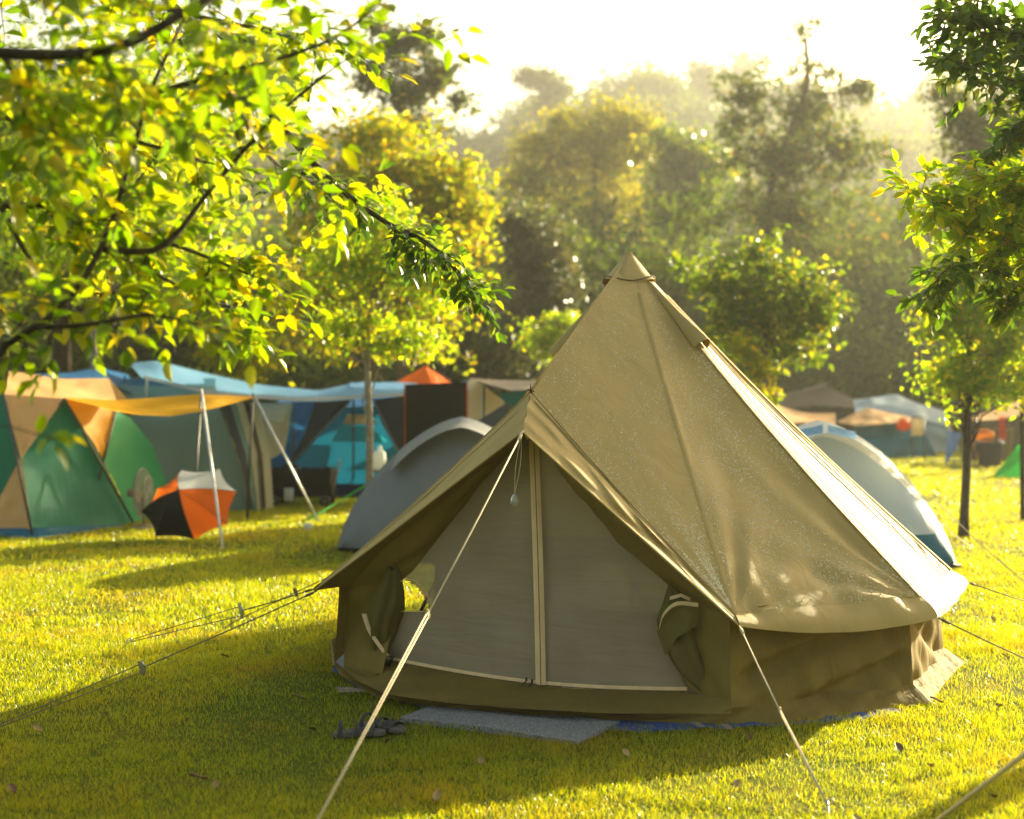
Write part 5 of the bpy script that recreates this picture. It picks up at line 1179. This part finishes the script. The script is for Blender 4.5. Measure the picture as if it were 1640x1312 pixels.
mb = MB(); mb.lathe(W(1447, 682, 40.7), [(.001, .22), (.1, .2), (.2, .05), (.18, -.1), (.001, -.16)], 10); lan = mb.build('lantern', M_orange); tag(lan, 'orange round lantern hanging under the tan roof edge', 'lantern')
c5 = empty('windbreak', wb(1525, 38), 'small blue triangular flap pegged out beside the ice blue fly', 'windbreak')
part('cloth', [(1516, 690, 38), (1514, ground_y(36)-6, 36.5)], [(1542, 694, 38), (1517, ground_y(36)-4, 36.5)], M_blue, c5); mb = MB(); mb.tube([W(1541, 692, 38), wb(1541, 38)], .02, 6); mb.build('pole', M_pole_dark, c5)
c6 = empty('canopy', wb(1620, 40), 'tan canopy at the right edge behind the yellow green tree', 'canopy')
part('roof', [(1556, 668, 40), (1600, 652, 40.5), (1640, 641, 41), (1700, 640, 41)], [(1560, 674, 38), (1600, 672, 38), (1640, 664, 38), (1700, 664, 38)], M_tan, c6, 16, 8)
part('back_wall', [(1556, 672, 44), (1700, 664, 44)], [(1556, ground_y(44), 44), (1700, ground_y(44), 44)], M_brown, c6)
for x in (1562, 1640):
    mb = MB(); mb.tube([W(x, 668, 38.2), wb(x, 38.2)], .03, 6); mb.build('pole', M_pole_dark, c6)
def tub(px, Y, r_, h_, mat, name, label, cat):
    c = wb(px, Y); mb = MB(); mb.lathe(c, [(.001, 0), (r_*.8, 0), (r_, h_*.95), (r_*1.06, h_*.96), (r_*1.06, h_), (r_*.92, h_), (r_*.75, .05), (.001, .05)], 16); mb.tube([c+Vector((-r_, 0, h_)), c+Vector((-r_*.5, 0, h_*1.12)), c+Vector((r_*.5, 0, h_*1.12)), c+Vector((r_, 0, h_))], .02, 6); tag(mb.build(name, mat), label, cat)
tub(1585, 36, .33, .62, M_navy, 'bin', 'dark navy bin under the tan canopy', 'bin')
tub(1608, 39, .25, .9, M_taupe, 'barrel', 'grey brown barrel right of the navy bin', 'barrel')
tub(1572, 40, .35, .75, M_yel, 'crate', 'yellow tub standing behind the navy bin', 'tub')
c7 = empty('shirt', W(1605, 690, 39), 'red cloth hanging from the tan canopy', 'cloth'); part('cloth', [(1600, 668, 38.1), (1599, 706, 38.1)], [(1611, 668, 38.1), (1612, 704, 38.1)], M_red, c7)
c8 = empty('ridge_tent', wb(1630, 31), 'vivid lime green tent at the right edge', 'tent')
part('roof', [(1590, 763, 31.6), (1590, 765, 31)], [(1632, 712, 32), (1690, 706, 32)], M_lime, c8); part('wall', [(1590, 765, 31), (1690, 768, 30.6)], [(1634, 714, 31.9), (1690, 708, 31.9)], M_lime, c8)
part('end_wall', [(1590, 763, 31.6), (1632, 712, 32.1)], [(1640, 755, 34), (1690, 708, 33)], M_lime, c8)
mb = MB(); mb.tube([G(1638, 835), W(1637, 600, 19.86)], .035, 8); tag(mb.build('post', M_bark_dark), 'thin dark post at the right edge in front of the lime tent', 'post')
c9 = empty('tarpaulin', wb(1500, 56), 'blue tarpaulin scrap hanging left of the yellow green tree', 'tarpaulin'); part('sheet', [(1494, 622, 55), (1494, 650, 55)], [(1520, 626, 55), (1516, 652, 55)], M_blue, c9)
mb = MB(); mb.tube([W(1494, 620, 55), wb(1494, 55)], .04, 6); mb.build('pole', M_pole_dark, c9)
# near rope at the lower right, tied to a pole beside the camera
mb = MB(); a = W(1940, 945, 3.8); b = G(1462, 1345); mb.tube([a, a.lerp(b, .5)-Vector((0, 0, .03)), b], .009, 6); tag(mb.build('tarp_rope', M_rope), 'thick pale rope running out of the lower right corner', 'rope')
mb = MB(); mb.tube([Vector((a.x, a.y, 0)), a+Vector((0, 0, .1))], .016, 8); tag(mb.build('tarp_pole', M_pole), 'metal pole out of view to the right holding the thick pale rope', 'pole')
# ------------------------------------------------------------------ haze
m, t, o = nodes('haze_air'); pv = N(t, 'ShaderNodeVolumePrincipled'); pv.inputs['Color'].default_value = (.95, .93, .86, 1); pv.inputs['Density'].default_value = .00055; pv.inputs['Anisotropy'].default_value = .55
t.links.new(pv.outputs[0], o.inputs['Volume'])
mb = MB(); x0, x1, y0, y1, z0, z1 = -330, 330, -90, 470, -1, 114
vs = [(x0, y0, z0), (x1, y0, z0), (x1, y1, z0), (x0, y1, z0), (x0, y0, z1), (x1, y0, z1), (x1, y1, z1), (x0, y1, z1)]
mb.v = vs; mb.f = [(3, 2, 1, 0), (4, 5, 6, 7), (0, 1, 5, 4), (1, 2, 6, 5), (2, 3, 7, 6), (3, 0, 4, 7)]; mb.m = [0]*6
tag(mb.build('haze', m, smooth=False), 'thin golden morning haze over the campsite', 'haze', kind='stuff')
